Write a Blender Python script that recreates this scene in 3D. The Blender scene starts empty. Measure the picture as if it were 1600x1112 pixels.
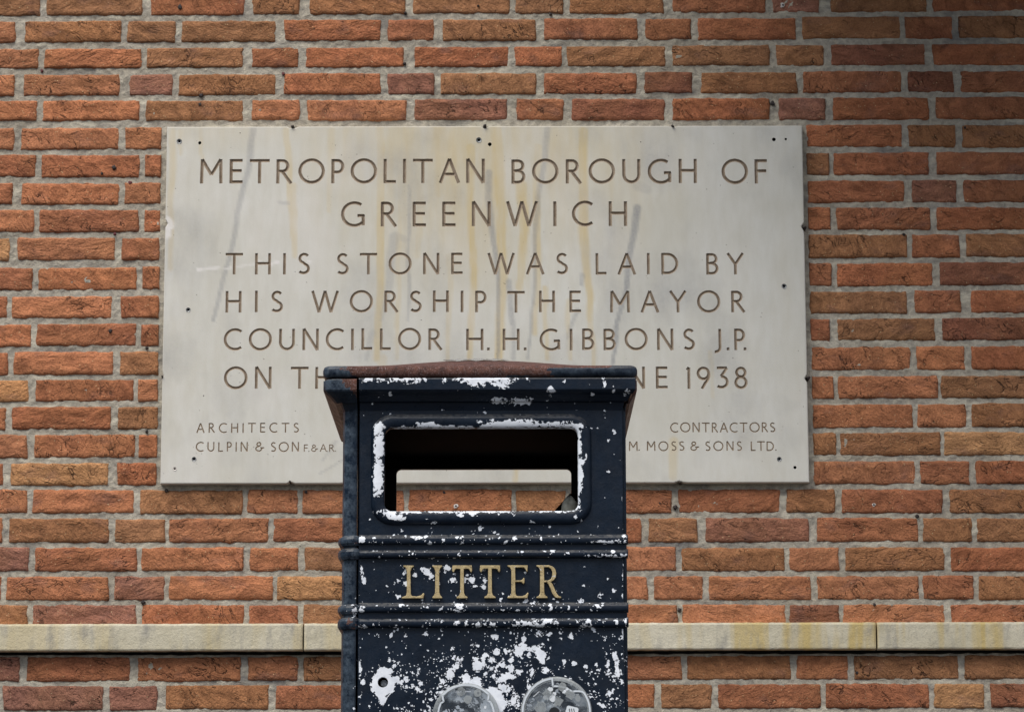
import bpy, bmesh, math, random
import numpy as np
from mathutils import Vector
from mathutils.geometry import delaunay_2d_cdt
from math import sin, cos, tan, pi, radians, atan2, hypot

random.seed(7); rng = np.random.default_rng(7)
SC = bpy.context.scene
COL = SC.collection

# ------------------------------------------------------------------ camera, sky, sun, exposure
F = 4772.0                       # focal length in photo pixels (1600 wide)
PITCH = radians(10.6); ROLL = radians(0.12)
CY = -6.56; CZ = 0.35            # camera y and height above the pavement; the wall face is the plane y = 0
cam_d = bpy.data.cameras.new('camera'); cam = bpy.data.objects.new('camera', cam_d); COL.objects.link(cam)
cam_d.sensor_width = 36; cam_d.lens = F*36/1600; cam_d.clip_start = .05; cam_d.clip_end = 400
cam.location = (0, CY, CZ); cam.rotation_mode = 'XYZ'
cam.rotation_euler = (pi/2 + PITCH, ROLL, 0)
SC.camera = cam

SUN_EL = radians(56); SUN_AZ = radians(-38)      # azimuth: from straight in front of the wall towards the left
w = bpy.data.worlds.new('World'); SC.world = w; w.use_nodes = True
nt = w.node_tree; bg = nt.nodes['Background']
sky = nt.nodes.new('ShaderNodeTexSky'); sky.sky_type = 'NISHITA'; sky.sun_disc = False
sky.sun_elevation = SUN_EL; sky.sun_rotation = pi - SUN_AZ*-1
sky.air_density = 1.0; sky.dust_density = 3.0; sky.ozone_density = 1.0
nt.links.new(sky.outputs[0], bg.inputs[0]); bg.inputs[1].default_value = 0.075
sl = bpy.data.lights.new('sun', 'SUN'); sun = bpy.data.objects.new('sun', sl); COL.objects.link(sun)
sl.energy = 2.6; sl.angle = radians(46); sl.color = (1.0, .965, .90)
sd = Vector((sin(SUN_AZ)*cos(SUN_EL), -cos(SUN_AZ)*cos(SUN_EL), sin(SUN_EL)))
sun.rotation_euler = sd.to_track_quat('Z', 'Y').to_euler(); sun.location = sd*20
SC.view_settings.view_transform = 'Standard'; SC.view_settings.look = 'None'
SC.view_settings.gamma = 1; SC.view_settings.use_curve_mapping = False
SC.view_settings.exposure = 0.55
SC.cycles.max_bounces = 8; SC.cycles.transparent_max_bounces = 16

# photo pixel measured on an upright plane y = Y  ->  metres in that plane
def P(px, py, Y=0.0):
    u, v = (px-800)/F, -(py-556)/F
    u, v = u*cos(ROLL) + v*sin(ROLL)*1, v*cos(ROLL) - u*sin(ROLL)
    dy = cos(PITCH) - v*sin(PITCH); dz = sin(PITCH) + v*cos(PITCH)
    t = (Y-CY)/dy
    return (t*u, CZ + t*dz)

# ------------------------------------------------------------------ helpers
def vnoise(x, y, seed=0):
    xi = np.floor(x).astype(np.int64); yi = np.floor(y).astype(np.int64); fx = x-xi; fy = y-yi
    def h(a, b):
        n = (a*374761393 + b*668265263 + seed*982451653) & 0xffffffff
        n = ((n ^ (n >> 13))*1274126177) & 0xffffffff
        return ((n ^ (n >> 16)) & 0xffff)/65535.0
    fx = fx*fx*(3-2*fx); fy = fy*fy*(3-2*fy)
    return (h(xi, yi)*(1-fx)+h(xi+1, yi)*fx)*(1-fy) + (h(xi, yi+1)*(1-fx)+h(xi+1, yi+1)*fx)*fy
def fbm(x, y, seed=0, o=4):
    s = 0; a = .5; t = 0
    for i in range(o):
        s = s + a*vnoise(x*2**i, y*2**i, seed+i*17); t += a; a *= .55
    return s/t

def mesh(name, V, Fc, mat=None, smooth=False, attrs=None):
    me = bpy.data.meshes.new(name); me.from_pydata([tuple(map(float, v)) for v in V], [], [tuple(map(int, f)) for f in Fc])
    if mat: me.materials.append(mat)
    if smooth: me.polygons.foreach_set('use_smooth', [True]*len(me.polygons))
    for k, a in (attrs or {}).items():
        at = me.attributes.new(k, 'FLOAT', 'POINT'); at.data.foreach_set('value', np.asarray(a, dtype=np.float32))
    me.update(); return me
def obj(name, me, parent=None):
    o = bpy.data.objects.new(name, me); COL.objects.link(o)
    if parent: o.parent = parent
    return o
def recalc(me):
    bm = bmesh.new(); bm.from_mesh(me); bmesh.ops.recalc_face_normals(bm, faces=bm.faces); bm.to_mesh(me); bm.free()
def tag(o, label=None, cat=None, group=None, kind=None):
    if label: o['label'] = label
    if cat: o['category'] = cat
    if group: o['group'] = group
    if kind: o['kind'] = kind
    return o
def box(name, x0, x1, y0, y1, z0, z1, mat, parent=None, bev=0):
    V = [(x, y, z) for x in (x0, x1) for y in (y0, y1) for z in (z0, z1)]
    Fc = [(0,1,3,2),(4,6,7,5),(0,4,5,1),(2,3,7,6),(0,2,6,4),(1,5,7,3)]
    me = mesh(name, V, Fc, mat)
    bm = bmesh.new(); bm.from_mesh(me); bmesh.ops.recalc_face_normals(bm, faces=bm.faces)
    if bev: bmesh.ops.bevel(bm, geom=bm.edges[:], offset=bev, segments=2, affect='EDGES', profile=.6)
    bm.to_mesh(me); bm.free()
    if mat is not None and mat.name == 'chipped_navy_paint':
        a = me.attributes.new('chip', 'FLOAT', 'POINT'); a.data.foreach_set('value', np.full(len(me.vertices), -8.0, dtype=np.float32))
    return obj(name, me, parent)

class NT:
    def __init__(s, name):
        s.m = bpy.data.materials.new(name); s.m.use_nodes = True; s.t = s.m.node_tree
        s.b = s.t.nodes['Principled BSDF']; s.geo = None
    def n(s, ty, **kw):
        nd = s.t.nodes.new(ty)
        for k, v in kw.items():
            if k.startswith('_'): setattr(nd, k[1:], v)
            else: s.put(nd.inputs[k.replace('0', '') if False else k], v)
        return nd
    def put(s, sock, v):
        if hasattr(v, 'links') or isinstance(v, bpy.types.NodeSocket): s.t.links.new(v, sock)
        else: sock.default_value = v
    def pos(s, scale=(1,1,1), rot=(0,0,0)):
        if s.geo is None: s.geo = s.t.nodes.new('ShaderNodeNewGeometry')
        mp = s.t.nodes.new('ShaderNodeMapping'); s.t.links.new(s.geo.outputs['Position'], mp.inputs[0])
        mp.inputs['Scale'].default_value = scale; mp.inputs['Rotation'].default_value = rot
        return mp.outputs[0]
    def noise(s, sc, det=4, rough=.6, vec=None, dist=0):
        nd = s.t.nodes.new('ShaderNodeTexNoise'); s.t.links.new(vec if vec is not None else s.pos(), nd.inputs['Vector'])
        nd.inputs['Scale'].default_value = sc; nd.inputs['Detail'].default_value = det
        nd.inputs['Roughness'].default_value = rough; nd.inputs['Distortion'].default_value = dist
        return nd.outputs['Fac']
    def math(s, op, a, b=0.0, c=None, clamp=False):
        nd = s.t.nodes.new('ShaderNodeMath'); nd.operation = op; nd.use_clamp = clamp
        s.put(nd.inputs[0], a); s.put(nd.inputs[1], b)
        if c is not None: s.put(nd.inputs[2], c)
        return nd.outputs[0]
    def ramp(s, fac, a, b, lo=0.0, hi=1.0):
        nd = s.t.nodes.new('ShaderNodeMapRange'); s.put(nd.inputs[0], fac)
        nd.inputs[1].default_value = a; nd.inputs[2].default_value = b; nd.inputs[3].default_value = lo; nd.inputs[4].default_value = hi
        return nd.outputs[0]
    def mix(s, fac, a, b, mode='MIX'):
        nd = s.t.nodes.new('ShaderNodeMix'); nd.data_type = 'RGBA'; nd.blend_type = mode
        s.put(nd.inputs[0], fac); s.put(nd.inputs[6], a if not isinstance(a, tuple) else (*a, 1)); s.put(nd.inputs[7], b if not isinstance(b, tuple) else (*b, 1))
        return nd.outputs[2]
    def attr(s, name):
        nd = s.t.nodes.new('ShaderNodeAttribute'); nd.attribute_name = name; return nd
    def voro(s, sc, vec=None, feat='F1', out='Distance'):
        nd = s.t.nodes.new('ShaderNodeTexVoronoi'); nd.feature = feat
        s.t.links.new(vec if vec is not None else s.pos(), nd.inputs['Vector']); nd.inputs['Scale'].default_value = sc
        return nd.outputs[out]
    def bump(s, h, dist, strength=1.0, prev=None):
        nd = s.t.nodes.new('ShaderNodeBump'); s.put(nd.inputs['Height'], h)
        nd.inputs['Distance'].default_value = dist; nd.inputs['Strength'].default_value = strength
        if prev is not None: s.t.links.new(prev, nd.inputs['Normal'])
        return nd.outputs[0]
    def out(s, col=None, rough=None, nor=None, metal=None, spec=None):
        if col is not None: s.put(s.b.inputs['Base Color'], col if not isinstance(col, tuple) else (*col, 1))
        if rough is not None: s.put(s.b.inputs['Roughness'], rough)
        if nor is not None: s.put(s.b.inputs['Normal'], nor)
        if metal is not None: s.put(s.b.inputs['Metallic'], metal)
        if spec is not None: s.put(s.b.inputs['Specular IOR Level'], spec)
        return s.m

def s2l(c): return tuple(((x/255)/12.92 if x/255 <= .04045 else ((x/255+.055)/1.055)**2.4) for x in c)

# ------------------------------------------------------------------ materials
def brick_mat(name, per_object):
    s = NT(name)
    if per_object:
        oi = s.t.nodes.new('ShaderNodeObjectInfo'); base = oi.outputs['Color']; rnd = oi.outputs['Random']
        off = s.n('ShaderNodeVectorMath', _operation='SCALE'); s.t.links.new(oi.outputs['Location'], off.inputs[0]); off.inputs['Scale'].default_value = 0
        cr = s.n('ShaderNodeCombineXYZ'); s.put(cr.inputs[0], s.math('MULTIPLY', rnd, 7.0)); s.put(cr.inputs[1], s.math('MULTIPLY', rnd, 13.0))
        def shift(v):
            a = s.n('ShaderNodeVectorMath', _operation='ADD'); s.t.links.new(v, a.inputs[0]); s.t.links.new(cr.outputs[0], a.inputs[1]); return a.outputs[0]
    else:
        base = s.attr('bcol').outputs['Color']; rnd = None
        shift = lambda v: v
    # cracks and drag folds lie at a slant that differs from brick to brick
    mp = s.t.nodes.new('ShaderNodeMapping'); s.t.links.new(shift(s.pos()), mp.inputs[0])
    mp.inputs['Scale'].default_value = (1, 1, 1.0)
    if rnd is not None:
        ro = s.n('ShaderNodeCombineXYZ'); s.put(ro.inputs[1], s.ramp(rnd, 0, 1, -1.3, .5)); s.t.links.new(ro.outputs[0], mp.inputs['Rotation'])
    st = s.t.nodes.new('ShaderNodeMapping'); s.t.links.new(mp.outputs[0], st.inputs[0]); st.inputs['Scale'].default_value = (.62, 1, 1.1)
    big = s.noise(9, 3, .5, shift(s.pos()))
    mid = s.noise(38, 5, .62, st.outputs[0], .7)
    fine = s.noise(300, 3, .7)
    fold = s.noise(30, 3, .5, st.outputs[0], 1.6)
    crease = s.ramp(s.math('ABSOLUTE', s.math('SUBTRACT', fold, .5)), .0, .018, 1, 0)
    cm = s.ramp(s.noise(26, 2, .5, shift(s.pos())), .54, .62)
    amt = 1.0 if rnd is None else s.ramp(s.math('FRACT', s.math('MULTIPLY', rnd, 37.7)), 0, 1, .15, 1.15)
    crease = s.math('MULTIPLY', s.math('MULTIPLY', crease, cm), amt, clamp=True)
    col = s.mix(s.ramp(big, .38, .66, 0, .5), base, s.mix(.55, base, (.36, .17, .065)))
    col = s.mix(s.ramp(mid, .35, .7, .0, 1.0), s.mix(1.0, col, (.66, .66, .68), 'MULTIPLY'), s.mix(1.0, col, (1.2, 1.23, 1.26), 'MULTIPLY'))
    col = s.mix(s.ramp(s.noise(14, 3, .6, shift(s.pos((1, 1, 1.6)))), .58, .72, 0, .45), col, (.20, .105, .085))
    col = s.mix(s.ramp(fine, .46, .72, 0, .7), col, s.mix(1.0, col, (.42, .40, .40), 'MULTIPLY'))
    col = s.mix(s.math('MULTIPLY', crease, .8), col, (.045, .022, .015))
    vd = s.voro(150); fl = s.ramp(vd, .10, .2, 1, 0)
    fm = s.ramp(s.noise(60, 2, .5, None, 0), .53, .60)
    col = s.mix(s.math('MULTIPLY', s.math('MULTIPLY', fl, fm), .85), col, (.62, .47, .27))
    pit = s.math('MULTIPLY', s.ramp(s.voro(95, s.pos((1, 1, 1.4))), .08, .16, 1, 0), s.ramp(s.noise(33, 2), .55, .62))
    col = s.mix(s.math('MULTIPLY', pit, .7), col, (.05, .025, .02))
    h = s.math('ADD', s.math('MULTIPLY', mid, 1.15), s.math('MULTIPLY', s.noise(150, 4, .75), .62))
    ridge = s.math('ABSOLUTE', s.math('SUBTRACT', fold, .5))
    h = s.math('ADD', h, s.math('MULTIPLY', s.math('MULTIPLY', s.math('MINIMUM', ridge, .06), 2.2), amt))
    h = s.math('SUBTRACT', h, s.math('MULTIPLY', crease, .8))
    h = s.math('SUBTRACT', h, s.math('MULTIPLY', pit, .4))
    return s.out(col, .92, s.bump(h, .0075, 1.0), spec=.25)
M_brick = brick_mat('fired_brick', True)
M_brick2 = brick_mat('fired_brick_far', False)

s = NT('lime_mortar')
g = s.noise(420, 3, .7); m = s.noise(70, 5, .65, None, .4); b = s.noise(6, 4, .6)
col = s.mix(s.ramp(b, .35, .65), (.43, .385, .31), (.53, .485, .405))
col = s.mix(s.ramp(m, .35, .7), s.mix(1, col, (.66, .66, .68), 'MULTIPLY'), s.mix(1, col, (1.16, 1.15, 1.12), 'MULTIPLY'))
col = s.mix(s.ramp(s.noise(16, 4, .6, s.pos((.35, 1, 2.2))), .54, .62, 0, .6), col, (.64, .595, .475))
col = s.mix(s.ramp(s.noise(11, 5, .7, s.pos((.4, 1, 1))), .54, .70, 0, .75), col, (.16, .155, .155))
col = s.mix(s.ramp(g, .55, .75, 0, .5), col, (.16, .15, .13))
h = s.math('ADD', s.math('MULTIPLY', m, 1.0), s.math('MULTIPLY', g, .35))
M_mortar = s.out(col, .95, s.bump(h, .005, 1.0), spec=.2)

# plaque stone: pale limestone with ochre runs and grey scratches where they lie on the stone
s = NT('plaque_limestone')
a_y = s.attr('ochre').outputs['Fac']; a_g = s.attr('scuff').outputs['Fac']; a_p = s.attr('pale').outputs['Fac']
base = s.mix(s.ramp(s.noise(5, 5, .6), .35, .65), (.60, .585, .525), (.66, .65, .605))
base = s.mix(s.ramp(s.noise(60, 4, .6, s.pos((1, 1, .25))), .35, .7, 0, .35), base, (.52, .495, .425))
base = s.mix(s.math('MULTIPLY', a_y, s.ramp(s.noise(40, 4, .6, s.pos((1, 1, .15))), .25, .7, .45, 1.0), clamp=True), base, (.60, .45, .19))
base = s.mix(s.math('MULTIPLY', a_g, s.ramp(s.noise(180, 4, .7), .3, .7, .6, 1.0), clamp=True), base, (.235, .24, .26))
base = s.mix(a_p, base, (.76, .73, .70))
sp = s.math('MULTIPLY', s.ramp(s.voro(75), .06, .1, 1, 0), s.ramp(s.noise(25, 2), .56, .62))
base = s.mix(s.math('MULTIPLY', sp, .7), base, (.16, .13, .10))
base = s.mix(s.ramp(s.noise(500, 2, .7), .55, .8, 0, .22), base, (.33, .31, .27))
h = s.math('SUBTRACT', s.math('ADD', s.math('MULTIPLY', s.noise(300, 4, .7), .3), s.math('MULTIPLY', s.noise(18, 4, .5), .5)), s.math('MULTIPLY', sp, .8))
M_plaque = s.out(base, .8, s.bump(h, .0012, .8), spec=.3)

s = NT('cut_letter_groove')
c = s.mix(s.ramp(s.noise(55, 4, .65), .3, .7), (.25, .19, .135), (.40, .325, .25))
c = s.mix(s.ramp(s.noise(400, 3, .7), .5, .75, 0, .5), c, (.14, .105, .075))
M_groove = s.out(c, .9, s.bump(s.noise(350, 3, .7), .0012, .8), spec=.2)

s = NT('string_course_stone')
px = s.t.nodes.new('ShaderNodeSeparateXYZ'); s.t.links.new(s.pos(), px.inputs[0])
base = s.mix(s.ramp(s.noise(7, 5, .6), .35, .65), (.50, .455, .335), (.62, .575, .455))
run = s.noise(16, 3, .6, s.pos((1, 1, .1)))
base = s.mix(s.math('MULTIPLY', s.ramp(run, .47, .60), s.ramp(px.outputs[0], .25, .6, .35, .95)), base, (.52, .40, .17))
base = s.mix(s.ramp(s.noise(30, 5, .65, s.pos((1, 1, .35))), .52, .72, 0, .75), base, (.27, .26, .24))
base = s.mix(s.ramp(s.noise(220, 4, .7), .52, .75, 0, .4), base, (.22, .20, .16))
M_string = s.out(base, .9, s.bump(s.math('ADD', s.noise(60, 5, .7), s.math('MULTIPLY', s.noise(350, 2), .4)), .0022, .9), spec=.25)

def paint_mat(name, extra=0.0):
    s = NT(name)
    chip = s.attr('chip').outputs['Fac']; dens = s.attr('dens').outputs['Fac']; rust = s.attr('rust').outputs['Fac']
    nv = s.t.nodes.new('ShaderNodeTexNoise'); s.t.links.new(s.pos(), nv.inputs['Vector']); nv.inputs['Scale'].default_value = 260; nv.inputs['Detail'].default_value = 3
    def warped(amp):
        a = s.n('ShaderNodeVectorMath', _operation='MULTIPLY_ADD'); s.t.links.new(nv.outputs['Color'], a.inputs[0])
        a.inputs[1].default_value = (amp, amp, amp); s.t.links.new(s.pos(), a.inputs[2]); return a.outputs[0]
    edge = s.math('SUBTRACT', s.math('ADD', s.math('MULTIPLY', s.noise(150, 3, .6), 7.0), s.math('MULTIPLY', s.noise(430, 2, .6), 2.6)), 4.8)
    def cellv(sc, amp):
        v = s.t.nodes.new('ShaderNodeTexVoronoi'); s.t.links.new(warped(amp), v.inputs['Vector']); v.inputs['Scale'].default_value = sc
        sep = s.t.nodes.new('ShaderNodeSeparateColor'); s.t.links.new(v.outputs['Color'], sep.inputs[0]); return sep.outputs[0]
    edge = s.math('ADD', s.math('ADD', edge, s.math('MULTIPLY', s.math('SUBTRACT', cellv(210, .004), .55), 5.0)), s.math('MULTIPLY', s.math('SUBTRACT', cellv(480, .002), .5), 1.8))
    A = s.math('GREATER_THAN', s.math('ADD', chip, edge), 0.0)
    def cells(sc, k, amp):
        v = s.t.nodes.new('ShaderNodeTexVoronoi'); s.t.links.new(warped(amp), v.inputs['Vector']); v.inputs['Scale'].default_value = sc
        sep = s.t.nodes.new('ShaderNodeSeparateColor'); s.t.links.new(v.outputs['Color'], sep.inputs[0])
        patch = s.ramp(s.noise(50, 4, .65), .42, .62, .03, 2.4)
        return s.math('LESS_THAN', sep.outputs[0], s.math('MULTIPLY', s.math('MULTIPLY', dens, patch), k))
    B = s.math('MAXIMUM', cells(170, .42, .007), s.math('MAXIMUM', cells(360, .30, .003), cells(700, .22, .001)))
    mask = s.math('MAXIMUM', A, B)
    rn = s.math('ADD', rust, s.math('MULTIPLY', s.math('SUBTRACT', s.noise(70, 4, .65), .5), 1.3))
    R = s.ramp(rn, .48, .54)
    navy = s.mix(s.ramp(s.noise(22, 4, .6), .3, .7), (.0020, .0060, .0140), (.0048, .0120, .0260))
    navy = s.mix(s.ramp(s.noise(12, 5, .65, s.pos((1, 1, .6))), .60, .8, 0, .22), navy, (.05, .065, .09))
    wn = s.math('MULTIPLY', s.attr('worn_sheen').outputs['Fac'], s.ramp(s.math('ADD', s.math('MULTIPLY', s.noise(45, 5, .7), .7), s.math('MULTIPLY', s.noise(260, 3, .7), .3)), .42, .66), clamp=True)
    navy = s.mix(wn, navy, (.085, .115, .15))  # worn tint that also paints the pale highlight along the left edges
    dustm = s.math('MULTIPLY', s.ramp(s.noise(520, 3, .75), .56, .72), s.ramp(s.noise(26, 4, .7), .52, .78, 0.0, .22))
    navy = s.mix(dustm, navy, (.20, .21, .22))
    # dust that has settled on faces that look upwards
    nz = s.t.nodes.new('ShaderNodeSeparateXYZ'); s.t.links.new(s.geo.outputs['Normal'], nz.inputs[0])
    up = s.math('MULTIPLY', s.ramp(nz.outputs[2], .25, .9, 0, .55), s.ramp(s.noise(160, 4, .7), .35, .6))
    navy = s.mix(up, navy, (.17, .165, .155))
    white = s.mix(s.ramp(s.noise(60, 4, .6), .4, .75), (.80, .84, .90), (.62, .66, .73))
    rc = s.mix(s.ramp(s.noise(110, 4, .65), .3, .7), (.038, .019, .016), (.125, .055, .040))
    rc = s.mix(s.ramp(s.noise(620, 2, .6), .55, .68, 0, .6), rc, (.33, .25, .25))
    col = s.mix(mask, navy, white); col = s.mix(R, col, rc)
    rough = s.mix(mask, s.mix(s.ramp(s.noise(90, 4, .6), .3, .7), (.24,)*3, (.52,)*3), (.6,)*3)
    rough = s.mix(R, rough, (.85,)*3)
    h = s.math('ADD', s.math('MULTIPLY', s.noise(55, 3, .5), .55), s.math('MULTIPLY', s.noise(330, 2, .6), .22))
    h = s.math('SUBTRACT', h, s.math('MULTIPLY', mask, .35))
    return s.out(col, rough, s.bump(h, .0014, .9), spec=.24)
M_paint = paint_mat('chipped_navy_paint')

s = NT('gold_letter_paint')
c = s.mix(s.ramp(s.noise(90, 4, .65), .35, .7), (.38, .29, .14), (.52, .42, .23))
c = s.mix(s.ramp(s.noise(420, 3, .7), .56, .66, 0, .8), c, (.07, .055, .035)); c = s.mix(s.ramp(s.noise(75, 4, .7), .64, .66), c, (.62, .64, .66))
M_gold = s.out(c, .5, s.bump(s.noise(260, 3), .0008, .7), metal=.15)
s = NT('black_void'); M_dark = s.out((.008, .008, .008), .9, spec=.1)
s = NT('dark_iron'); M_iron = s.out(s.mix(s.ramp(s.noise(400, 3), .4, .7), (.012, .011, .012), (.07, .05, .045)), .7, spec=.4)
s = NT('zinc'); M_zinc = s.out(s.mix(s.ramp(s.noise(300, 3), .4, .7), (.10, .105, .11), (.34, .35, .36)), .45, metal=.5)
s = NT('red_wall_plug'); M_plug = s.out((.11, .018, .022), .6)
s = NT('pale_filler'); M_fill = s.out(s.mix(s.noise(120, 3), (.55, .50, .46), (.72, .68, .64)), .9, s.bump(s.noise(200, 3), .002, .8))
s = NT('paving'); M_pave = s.out(s.mix(s.ramp(s.noise(4, 5), .3, .7), (.050, .050, .050), (.085, .083, .08)), .9, s.bump(s.noise(120, 4), .003, .7))
s = NT('shade_slab_render'); M_shade_slab = s.out((.16, .15, .14), .9)
# clear plastic discs
s = NT('scuffed_clear_plastic')
tr = s.t.nodes.new('ShaderNodeBsdfTransparent'); tr.inputs[0].default_value = (.93, .95, .96, 1)
mx = s.t.nodes.new('ShaderNodeMixShader')
blot = s.ramp(s.noise(30, 3, .5, None, .5), .44, .58, .10, .6)
s.put(mx.inputs[0], blot); s.t.links.new(tr.outputs[0], mx.inputs[1]); s.t.links.new(s.b.outputs[0], mx.inputs[2])
s.t.links.new(mx.outputs[0], s.t.nodes['Material Output'].inputs['Surface'])
s.out(s.mix(s.ramp(s.noise(70, 3), .3, .7), (.20, .24, .28), (.42, .47, .52)), .22, s.bump(s.noise(60, 2), .0012, .6), spec=.7); M_clear = s.m
s = NT('frosted_rim')
tr = s.t.nodes.new('ShaderNodeBsdfTransparent'); mx = s.t.nodes.new('ShaderNodeMixShader')
s.put(mx.inputs[0], s.ramp(s.noise(90, 3), .3, .7, .35, .75)); s.t.links.new(tr.outputs[0], mx.inputs[1]); s.t.links.new(s.b.outputs[0], mx.inputs[2])
s.t.links.new(mx.outputs[0], s.t.nodes['Material Output'].inputs['Surface'])
s.out((.38, .41, .42), .25, spec=.6); M_rim = s.m
s = NT('white_print'); M_white = s.out((.66, .70, .74), .5)
s = NT('grey_print'); M_print = s.out((.60, .65, .70), .5)
s = NT('black_button'); M_btn = s.out((.012, .013, .015), .3)
s = NT('galvanised_liner'); M_liner = s.out(s.mix(s.ramp(s.noise(60, 4), .3, .7), (.16, .16, .13), (.34, .34, .30)), .6, s.bump(s.noise(40, 3), .004, .6))

# ------------------------------------------------------------------ ground and added overhang (outside the frame)
o = box('pavement', -40, 40, -40, 14, -.3, 0, M_pave); tag(o, kind='structure')

# ------------------------------------------------------------------ brick wall
wall = bpy.data.objects.new('brick_wall', None); COL.objects.link(wall)
tag(wall, 'orange-red brick wall with thick grey mortar joints behind the litter bin and inscribed stone', 'wall')

PAL = {'o': (203, 133, 94), 'r': (188, 119, 84), 'b': (180, 126, 88), 'p': (172, 118, 97), 't': (218, 160, 110), 'd': (160, 102, 78)}
def pal(c):
    r = s2l(PAL[c]); k = random.uniform(.90, 1.08); q = random.uniform(-.04, .04)
    return (min(1, r[0]*k*(1+q)*.92), r[1]*k*.92, r[2]*k*(1-q)*.92, 1)

def brick_variant(W, H, seed, nx, nz):
    """one rough-faced brick: front face with weathered arrises and drag relief, sides running back into the wall"""
    e = [0, .0016, .0045]
    xs = e + list(np.linspace(.011, W-.011, nx)) + [W-.0045, W-.0016, W]
    zs = e + list(np.linspace(.010, H-.010, nz)) + [H-.0045, H-.0016, H]
    X, Z = np.meshgrid(np.array(xs), np.array(zs), indexing='ij')
    d = np.minimum(np.minimum(X, W-X), np.minimum(Z, H-Z))
    dc = np.hypot(np.maximum(.006-np.minimum(X, W-X), 0), np.maximum(.006-np.minimum(Z, H-Z), 0))
    edge = .0045*np.clip((.0032-d)/.0032, 0, 1)**1.6 + np.clip(dc-.0055, 0, 1)*1.2
    rel = np.maximum(-.0010, (fbm(X*28, Z*48, seed, 4)-.5)*.0075 + np.abs(fbm(X*20+Z*12, Z*55-X*9, seed+5, 3)-.5)*.008 - .0006)
    Yv = -.0016 + edge - rel*np.clip(d/.006, .2, 1)
    jx = (fbm(Z*75, X*30, seed+9, 3)-.5)*.0055; jz = (fbm(X*60, Z*30, seed+11, 3)-.5)*.0048
    wx = np.clip(1-np.minimum(X, W-X)/.02, 0, 1); wz = np.clip(1-np.minimum(Z, H-Z)/.012, 0, 1)
    Xo = X + jx*wx; Zo = Z + jz*wz
    Xo -= W/2; Zo -= H/2
    n, m_ = X.shape
    V = [(Xo[i, j], Yv[i, j], Zo[i, j]) for i in range(n) for j in range(m_)]
    Fc = [(i*m_+j, (i+1)*m_+j, (i+1)*m_+j+1, i*m_+j+1) for i in range(n-1) for j in range(m_-1)]
    ring = [i*m_ for i in range(n)] + [(n-1)*m_+j for j in range(1, m_)] + [i*m_+m_-1 for i in range(n-2, -1, -1)] + [j for j in range(m_-2, 0, -1)]
    k0 = len(V)
    for r in ring: V.append((V[r][0], .05, V[r][2]))
    L = len(ring)
    for a in range(L):
        b_ = (a+1) % L; Fc.append((ring[a], k0+a, k0+b_, ring[b_]))
    return V, Fc
BW, HW, BH = .213, .101, .0455
varS = [mesh('stretcher_brick', *brick_variant(BW, BH, 10+i*31, 20, 6), M_brick, True) for i in range(14)]
varH = [mesh('header_brick', *brick_variant(HW, BH, 900+i*37, 10, 6), M_brick, True) for i in range(9)]
lowS = [brick_variant(BW, BH, 50+i*13, 5, 2) for i in range(5)]
lowH = [brick_variant(HW, BH, 70+i*13, 3, 2) for i in range(4)]

far_V, far_F, far_C = [], [], []
def put_brick(x0, x1, z0, z1, c, near=True, rot=0.0):
    w_, h_ = x1-x0, z1-z0; cx, cz = (x0+x1)/2, (z0+z1)/2
    S = w_ > .15
    if near:
        o = bpy.data.objects.new('brick', random.choice(varS if S else varH)); COL.objects.link(o); o.parent = wall
        fx = random.choice((1, -1)) ; fz = random.choice((1, -1))
        if fx*fz < 0: fz = -fz if random.random() < .5 else fz; fx = fz          # only half turns, so faces stay outward
        o.location = (cx, random.uniform(-.0009, .0006), cz)
        o.scale = ((w_+.0024)/(BW if S else HW), 1, (h_+.0042)/BH)
        o.rotation_euler = (random.uniform(-.012, .012), rot + (pi if fx < 0 else 0), random.uniform(-.006, .006))
        o.color = pal(c)
    else:
        V, Fc = random.choice(lowS if S else lowH); k = len(far_V); cc = pal(c)
        sx, sz = w_/(BW if S else HW), h_/BH
        far_V.extend([(v[0]*sx+cx, v[1], v[2]*sz+cz) for v in V]); far_F.extend([tuple(i+k for i in f) for f in Fc]); far_C.extend([cc]*len(V))

J = .0135; LS, LH = BW+.0, HW
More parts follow.
